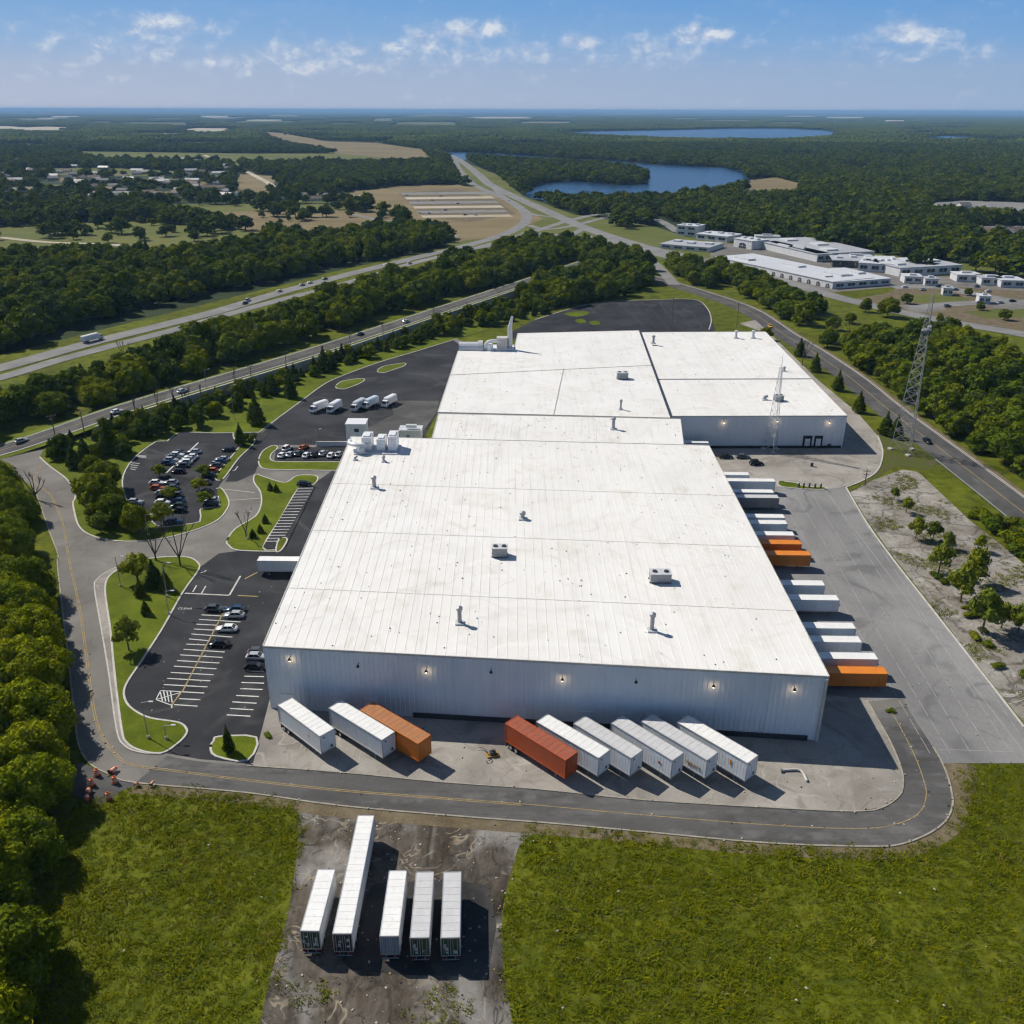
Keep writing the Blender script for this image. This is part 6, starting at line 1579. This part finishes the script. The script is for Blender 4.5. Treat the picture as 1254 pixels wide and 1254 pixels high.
# guard rail along the right road
gpth = [p for p in offset(RR, -7.4)]
i0 = min(range(len(gpth)), key=lambda i: (Vector(gpth[i]) - Vector(GX((1150, 566)))).length); gpth = gpth[i0:]
dens = []
for a, b_ in zip(gpth[:-1], gpth[1:]):
    L = (Vector(b_) - Vector(a)).length; k = max(1, int(L / 3.2))
    dens += [lerp2(a, b_, j / k) for j in range(k)]
t = thing('guard_rail', 'pale grey guard rail along the near side of the right road', 'guard rail', (dens[0][0], dens[0][1], 0)); o0 = Vector((dens[0][0], dens[0][1]))
mb = MB()
for a, b_ in zip(dens[:-1], dens[1:]):
    a, b_ = Vector(a) - o0, Vector(b_) - o0; mb.bar((*a, .85), (*b_, .85), .10, .36)
mb.build('rail', CHROME, t)
pm = MB().box((0, 0, .5), (.14, .16, 1.0)); pm = mesh_from('post', pm.v, pm.f, [STEEL])
for a in dens[:95]: put('post', pm, t, (a[0] - o0.x, a[1] - o0.y, 0))
# low barrier wall by the short car row
a, b_ = G(388, 547), G(426, 546)
t = thing('barrier_wall', 'low white barrier wall beside the stair tower', 'wall', (a.x, a.y, 0)); MB().box(((b_.x - a.x) / 2, 0, .9), (b_.x - a.x, .35, 1.8)).build('panel', PALE, t); MB().box(((b_.x - a.x) / 2, 0, 1.86), (b_.x - a.x + .3, .5, .12)).build('coping', KERB, t)

# ------------------------------------------------------------------ traffic drums and yard clutter
ORANGE = plain('safety_orange', (.72, .13, .012), .5, 0, .1, 1, (.25, .08, .03)); REFL = plain('reflective_band', (.75, .74, .70), .3)
def drum(px, py, label, tilt=None, s=1.35):
    p = G(px, py, .05); t = thing('traffic_drum', label, 'traffic drum', (p.x, p.y, .05), random.random(), 'orange drums at the road corner'); t.scale = (s,) * 3
    mb = MB(); prof = ((.34, .10), (.33, .34), (.31, .36), (.30, .58), (.285, .60), (.275, .82), (.26, .84), (.25, 1.02), (.16, 1.06))
    for (r0, z0_), (r1, z1_) in zip(prof[:-1], prof[1:]): mb.tube((0, 0, z0_), (0, 0, z1_), r0, r1, 14, False)
    mb.tube((0, 0, 1.05), (0, 0, 1.06), .16, .16, 14); mb.bar((-.12, 0, 1.14), (.12, 0, 1.14), .05, .16)
    mb.build('barrel', ORANGE, t)
    MB().tube((0, 0, 0), (0, 0, .11), .46, .44, 14).build('base', BLACK, t)
    for z_ in (.40, .66): MB().tube((0, 0, z_), (0, 0, z_ + .12), .318 - (z_ - .4) * .1, .308 - (z_ - .4) * .1, 14, False).build('band', REFL, t)
    if tilt: t.rotation_euler = (tilt, .2, random.random() * 3); t.location.z += .45
for i, (px, py, tl) in enumerate(((119, 950, None), (135, 949, 1.45), (141, 959, None), (113, 962, None), (110, 969, 1.3), (133, 979, None), (106, 977, 1.4), (169, 963, None), (185, 964, 1.2))):
    drum(px, py, ['upright orange drum nearest the woods at the road corner', 'fallen orange drum beside the road edge', 'upright orange drum between the fallen ones and the road', 'upright orange drum in the middle of the cluster', 'tipped orange drum behind the middle one', 'single orange drum set apart toward the grass', 'tipped orange drum deepest in the shade', 'small orange drum on the kerb where the grass begins', 'toppled drum on the grass by the kerb'][i], tl, 1.35 if i < 7 else .8)
YEL = plain('machine_yellow', (.42, .24, .03), .5, 0, .15, 1, (.12, .09, .05))
p = G(603, 925, .08); t = thing('plate_compactor', 'small yellow plate compactor with a bent handle on the front apron', 'compactor', (p.x, p.y, .08), .3)
MB().box((0, 0, .14), (2.2, 1.3, .26)).build('plate', YEL, t); MB().box((.1, 0, .6), (1.1, .8, .65)).tube((.1, 0, .9), (.1, 0, 1.2), .2, .2, 10).build('engine', DARKM, t)
mb = MB(); pts = spline([(-.7, 0, .4), (-1.3, 0, 1.4), (-2.1, 0, 2.0), (-2.7, 0, 2.0)], 4)
for y in (-.35, .35):
    for a, b_ in zip(pts[:-1], pts[1:]): mb.tube((a[0], y, a[2]), (b_[0], y, b_[2]), .07, .07, 6)
mb.bar((-2.7, -.4, 2.0), (-2.7, .4, 2.0), .09); mb.build('handle', STEEL, t)
p = G(977, 950, .08); t = thing('bent_pipe', 'pale bent pipe lying on the front apron near the corner', 'pipe', (p.x, p.y, .08), 0)
mb = MB(); pts = spline([(-2.6, 1.1, .25), (-.6, 1.3, .3), (.6, 1.1, .35), (1.0, .2, .28), (1.1, -1.6, .25)], 5)
for a, b_ in zip(pts[:-1], pts[1:]): mb.tube(a, b_, .22, .22, 8)
mb.build('pipe', KERB, t); MB().tube((-2.75, 1.1, .3), (-2.6, 1.1, .3), .42, .42, 10).build('flange', STEEL, t)
for i, (px, py) in enumerate(((978, 597), (984, 597), (991, 597), (998, 597.5), (1005, 597.5))):
    p = G(px, py, .2); t = thing('bollard', f'dark bollard on the grass strip in front of the annex drive, {["first from the trailers", "second from the trailers", "middle of five", "second from the road", "nearest the road"][i]}', 'bollard', (p.x, p.y, .2), 0, 'bollards by the annex drive')
    MB().tube((0, 0, 0), (0, 0, 1.5), .28, .26, 10).build('post', DARKM, t); MB().tube((0, 0, 1.5), (0, 0, 1.62), .30, .18, 10).build('cap', STEEL, t)
p = G(994, 571, .1); t = thing('oil_drum', 'dark oil drum standing on the concrete before the annex', 'oil drum', (p.x, p.y, .1)); t.scale = (1.5,) * 3
mb = MB()
for z_ in (0, .3, .6): mb.tube((0, 0, z_), (0, 0, z_ + .28), .30, .30, 14)
mb.build('barrel', DARKM, t); MB().tube((0, 0, .88), (0, 0, .91), .31, .31, 14).build('lid', GREYM, t)
# low manhole tuft on the apron, road letters
c = None
def ground_text(body, px, py, size, rz, m, z=.11):
    c = bpy.data.curves.new('road_lettering', 'FONT'); c.body = body; c.size = size; c.extrude = .004; c.materials.append(m)
    o = bpy.data.objects.new('road_lettering', c); COL.objects.link(o); p = G(px, py, z); o.location = p; o.rotation_euler = (0, 0, rz)
    dg = bpy.context.evaluated_depsgraph_get(); me = bpy.data.meshes.new_from_object(o.evaluated_get(dg)); bpy.data.objects.remove(o)
    o = put('road_lettering', me); o.location = p; o.rotation_euler = (0, 0, rz); return tag(o, kind='structure')
ground_text('CLEAR', 217, 746, 1.15, -.02, WHITE_LINE)
for px, py, s_ in ((328, 901, 1.0), (1092, 872, 1.1)):
    p = G(px, py, .08); tree_at(p.x, p.y, .5, 'bush', 'small weed tuft growing through the front apron, ' + ('near the grass corner' if px < 600 else 'beside the bend of the road'), None, .08, 2.5, 'weed', 'weed', 2.2)

# ------------------------------------------------------------------ white complex beyond the right road
CWALL = plain('complex_wall', (.62, .63, .64), .6, 0, .08, .2, (.4, .38, .35)); CROOF = plain('complex_roof', (.40, .41, .43), .6, 0, .15, .06); CWHITE = plain('complex_white', (.58, .59, .61), .5, 0, .08, .1)
CGLASS = plain('complex_glass', (.035, .045, .055), .15)
def block(p0, p1, depth, h, label, roofm=None, arches=0, rows=1, name='complex_building', wallm=None, skyl=3):
    """p0, p1: feet of the front wall as seen, depth goes away from the camera"""
    h *= .68; depth *= .85
    a, b_ = Vector(GX(p0)), Vector(GX(p1)); L = (b_ - a).length; rz = math.atan2(b_.y - a.y, b_.x - a.x)
    t = thing(name, label, 'building', (a.x, a.y, 0), rz, 'buildings of the white complex')
    MB().box((L / 2, depth / 2, h / 2), (L, depth, h)).build('wall', wallm or CWALL, t)
    rf = MB().box((L / 2, depth / 2, h + .2), (L + .8, depth + .8, .4)).build('roof', roofm or CROOF, t)
    mb = MB(); r = random.Random(int(L * 10))
    for k in range(skyl): mb.box((L * (k + .5) / skyl, depth * r.uniform(.3, .7), h + 1.0), (L / skyl * .4, depth * .2, 1.3))
    for k in range(skyl): MB().box((L * (k + .5) / skyl, depth * r.uniform(.3, .7), h + 1.0), (L / skyl * .4, depth * .2, 1.2)).build('roof_light', CWHITE, rf)
    if arches:
        for k in range(arches):
            w_ = L / arches * .40; x = L * (k + .5) / arches; hh = h * .66; n_ = 9
            poly = [(x - w_ / 2, 0, .1), (x + w_ / 2, 0, .1)] + [(x + w_ / 2 * math.cos(math.pi * i / n_), 0, hh * .45 + hh * .55 * math.sin(math.pi * i / n_)) for i in range(n_ + 1)]
            mb = MB(); mb.loft([[(p[0], -.12, p[2]) for p in poly][::-1], [(p[0], .3, p[2]) for p in poly][::-1]]); o = mb.build('arched_window', CGLASS, t)
            MB().bar((x, -.16, .1), (x, -.16, hh), .2).bar((x - w_ / 2, -.16, hh * .45), (x + w_ / 2, -.16, hh * .45), .2).build('frame', CWHITE, o)
    else:
        for j in range(rows):
            k = max(2, int(L / 9))
            for i in range(k):
                o = MB().box((L * (i + .5) / k, -.05, h * (j + .55) / rows), (L / k * .62, .16, h / rows * .42)).build('window', CGLASS, t)
                MB().bar((L * (i + .5) / k, -.15, h * (j + .34) / rows), (L * (i + .5) / k, -.15, h * (j + .76) / rows), .18).build('frame', CWHITE, o)
    return t
b1 = block((876, 322), (1019, 354), 42, 6.5, 'longest low white building with a row of dark rounded windows along its front', CWHITE, 14)
o = block((1021, 354), (1090, 349), 55, 6.0, 'white end block attached right of the arched building', CWHITE)
block((928, 301), (999, 320), 60, 8, 'long grey-roofed building behind the arched one')
block((1000, 321), (1018, 320), 90, 8, 'grey end hall behind the arched building')
block((1019, 327), (1075, 329), 30, 7, 'glass-fronted building in the middle of the complex', CROOF, 0, 1, 'office_building', CGLASS)
block((1050, 332), (1078, 334), 40, 8.5, 'white angular building right of the glass-fronted one', CWHITE)
block((1077, 334), (1101, 335), 46, 9, 'tall white block near the right end of the complex', CWHITE)
block((1101, 339), (1176, 335), 48, 8.5, 'grey-roofed hall at the right end of the complex')
block((808, 304), (868, 309), 40, 5, 'low pale building at the left end of the complex', CROOF)
block((828, 288), (852, 290), 22, 13, 'flat-topped tower building at the left end of the complex', CWHITE, 0, 2)
block((852, 293), (890, 297), 30, 7, 'white block joining the tower building to the long one', CWHITE)
for i, (px, py, w_, d_, lab) in enumerate(((1118, 347, 22, 14, 'small flat white building right of the end block'), (1140, 350, 16, 12, 'tiny white building on the paved lots, second from the end block'), (1186, 345, 30, 16, 'low white building beyond the grey-roofed hall'), (1214, 349, 26, 16, 'low white building near the right edge of the picture'), (1240, 352, 30, 18, 'white flat building at the right edge of the picture'), (1160, 362, 12, 9, 'small white kiosk on the dry ground right of the complex'), (1205, 372, 14, 9, 'small white shed among the right hand lots'), (1050, 322, 40, 16, 'thin white hall behind the glass-fronted building'), (1120, 330, 44, 18, 'long low white hall at the back right of the complex'), (940, 296, 30, 14, 'small white block at the back of the long grey-roofed building'))):
    block((px - w_ / 2, py), (px + w_ / 2, py + .6), d_, 6.5, lab, (CWHITE, CROOF)[i % 2], skyl=1)
block((898, 302), (920, 306), 22, 10, 'small white hall with a rounded look between the long buildings', CWHITE, 1)

# ------------------------------------------------------------------ houses of the suburb
HROOF = [plain('shingle_grey', (.16, .155, .15), .8), plain('shingle_brown', (.17, .12, .09), .8), plain('roof_pale', (.46, .45, .43), .6)]
HWALL = [plain('house_wall_white', (.68, .67, .64), .7), plain('house_wall_tan', (.42, .36, .28), .7)]
HP = {}
def house(x, y, rz, k, label, group):
    if k in HP: t = dup(HP[k])
    else:
        t = thing('house', 'house', 'house'); HP[k] = t
        L, D, h, rg = 20 + 4 * (k % 3), 11, 4.2 + (k % 2) * 1.6, 3.2
        mb = MB().box((0, 0, h / 2), (L, D, h)); mb.add([(-L / 2, -D / 2, h), (-L / 2, D / 2, h), (-L / 2, 0, h + rg)], [(0, 2, 1)]); mb.add([(L / 2, -D / 2, h), (L / 2, D / 2, h), (L / 2, 0, h + rg)], [(0, 1, 2)]); mb.build('wall', HWALL[k % 2], t)
        mb = MB()
        for s_ in (-1, 1): mb.add([(-L / 2 - .6, s_ * (D / 2 + .6), h - .3), (L / 2 + .6, s_ * (D / 2 + .6), h - .3), (L / 2 + .6, 0, h + rg + .15), (-L / 2 - .6, 0, h + rg + .15)], [(0, 1, 2, 3) if s_ < 0 else (0, 3, 2, 1)])
        rf = mb.build('roof', HROOF[k % 3], t); MB().box((L * .22, 1.2, h + rg), (1.1, 1.1, 2.6)).build('chimney', HWALL[1], rf)
        for s_ in (-1, 1):
            for x_ in (-.32, .05, .32): MB().box((x_ * L, s_ * (D / 2 + .02), h * .5), (1.8, .1, 1.4)).build('window', CGLASS, t)
        MB().box((-.12 * L, -D / 2 - .03, 1.1), (1.2, .1, 2.2)).build('door', DARKM, t)
    t.location = (x, y, 0); t.rotation_euler = (0, 0, rz); t.scale = (.78, .78, .8); tag(t, label, 'house', group)
for i, (px, py) in enumerate(HOUSES):
    p = G(px, py); house(p.x, p.y, random.choice([0, .3, -.3, 1.5, .1]), i % 6, 'small gabled house among the trees of the distant suburb', 'houses in the distant suburb')
for i, (px, py) in enumerate([(1192, 284), (1204, 288), (1215, 285), (1228, 290), (1240, 286), (1150, 258), (1180, 254), (1210, 262)]):
    p = G(px, py); house(p.x, p.y, random.choice([0, .3, -.3, 1.5]), i % 6, 'small house beside the lots at the far right', 'houses at the far right')
# far parked cars
for i, (px, py) in enumerate([(512, 247), (530, 246), (540, 241), (561, 250), (515, 262), (526, 262), (546, 258), (570, 264), (583, 264), (498, 240)]):
    q = G(px, py); car(0, 0, ['white', 'silver', 'black', 'grey'][i % 4], 'car parked in the far striped lot beside the highway curve', 0, .2, 'cars in the far lot', loc=(q.x, q.y, .2))
for i, (px, py) in enumerate([(1108, 353), (1130, 356), (1150, 352), (1170, 356), (1196, 352), (1210, 358), (1225, 372), (1240, 370), (1160, 376), (1200, 372)]):
    q = G(px, py); car(0, 0, ['white', 'silver', 'black', 'grey', 'blue'][i % 5], 'car parked on the pale lots right of the white complex', .3, .75, 'cars right of the white complex', loc=(q.x, q.y, .25))

# ------------------------------------------------------------------ litter, stones and weeds
def stone(seed, c):
    rng = np.random.default_rng(seed); v, f = ICO1; k = 1 + (rng.random(len(v)) - .5) * .7
    return tri_fix('stone', v * np.array((.5, .4, .22)) * k[:, None] + np.array((0, 0, .1)), np.concatenate([f, f[:, 2:3]], 1), [c])
PALEST = plain('pale_stone', (.42, .38, .31), .8); OCHRE = plain('ochre_stone', (.34, .22, .09), .8); DKST = plain('dark_stone', (.05, .045, .04), .9)
SM = [stone(1, PALEST), stone(2, OCHRE), stone(3, DKST), stone(4, PALEST)]
def edge_points(path, step, spread, seed, z):
    r = random.Random(seed); out = []
    for a, b_ in zip(path[:-1], path[1:]):
        L = (Vector(b_[:2]) - Vector(a[:2])).length
        for k in range(max(1, int(L / step))):
            if r.random() < .7:
                p = lerp2(a, b_, r.random()); out.append((p[0] + r.gauss(0, spread), p[1] + r.gauss(0, spread), z))
    return out
pt = edge_points(spline(GP(outer_left[2:27]), 4), 3.2, .25, 1, .17) + edge_points(spline(GP(inner_front), 4), 3.0, .25, 2, .14) + edge_points(cl, 6, .3, 3, .06)
for poly, sp, z_, sd in ((lot_s, 0, .05, 4),):
    P = fill([(372, 983), (640, 1008), (616, 1150), (628, 1254), (640, 1420), (280, 1420), (330, 1200), (356, 1100)], 1.25, .5, 4, False); r = np.random.default_rng(4)
    pt += [(x, y, .04) for x, y in P if r.random() < .30]
P = fill([(330, 880), (1000, 915), (1060, 870), (1100, 960), (1046, 990), (320, 935)], 3, .5, 5, False); pt += [(x, y, .08) for x, y in P if random.random() < .3]
P = fill([(1040, 601), (1104, 575), (1188, 637), (1300, 730), (1300, 925), (1161, 768)], 1.5, .5, 6, False); pt += [(x, y, .05) for x, y in P if random.random() < .35]
P = fill([(160, 880), (250, 690), (340, 690), (300, 900)], 3.5, .5, 7, False); pt += [(x, y, .09) for x, y in P if random.random() < .3]
P = fill([(960, 610), (1060, 640), (1240, 890), (1160, 930), (1060, 800)], 3.5, .5, 8, False); pt += [(x, y, .07) for x, y in P if random.random() < .3]
for p_, s_ in gp:
    P = fill(p_, 3.2, .5, s_ + 5, False); pt += [(x, y, .35) for x, y in P if random.random() < .09]
pt = np.array(pt); n = len(pt); s_ = rng.uniform(.18, .5, n)
gn_scatter('rubble', SM, pt, rng.uniform(0, 6.28, n), np.stack([s_, s_, s_ * .8], 1), rng.choice(4, n, p=[.3, .3, .25, .15]))
# weeds and grass clumps on the dirt and the broken pavement
P = np.concatenate([fill([(345, 1195), (640, 1210), (640, 1420), (280, 1420)], 1.1, .5, 9, False), fill([(1040, 601), (1104, 575), (1188, 637), (1300, 730), (1300, 925), (1161, 768)], 1.0, .5, 10, False), fill([(364, 990), (380, 990), (345, 1200), (300, 1300), (270, 1300)], .9, .5, 11, False), fill([(612, 1100), (640, 1010), (648, 1010), (628, 1254), (618, 1254)], .9, .5, 12, False)])
pn = np.sin(P[:, 0] * .33 + np.sin(P[:, 1] * .21) * 2.2) + np.sin(P[:, 1] * .29 + np.sin(P[:, 0] * .17) * 2)
P = P[(pn + rng.normal(size=len(P)) * .35) > .75]; n = len(P); s_ = rng.uniform(.6, 1.3, n)
gn_scatter('weeds', TUFTS, np.stack([P[:, 0], P[:, 1], np.full(n, .04)], 1), rng.uniform(0, 6.28, n), np.stack([s_, s_, s_ * .8], 1), rng.integers(0, 7, n))
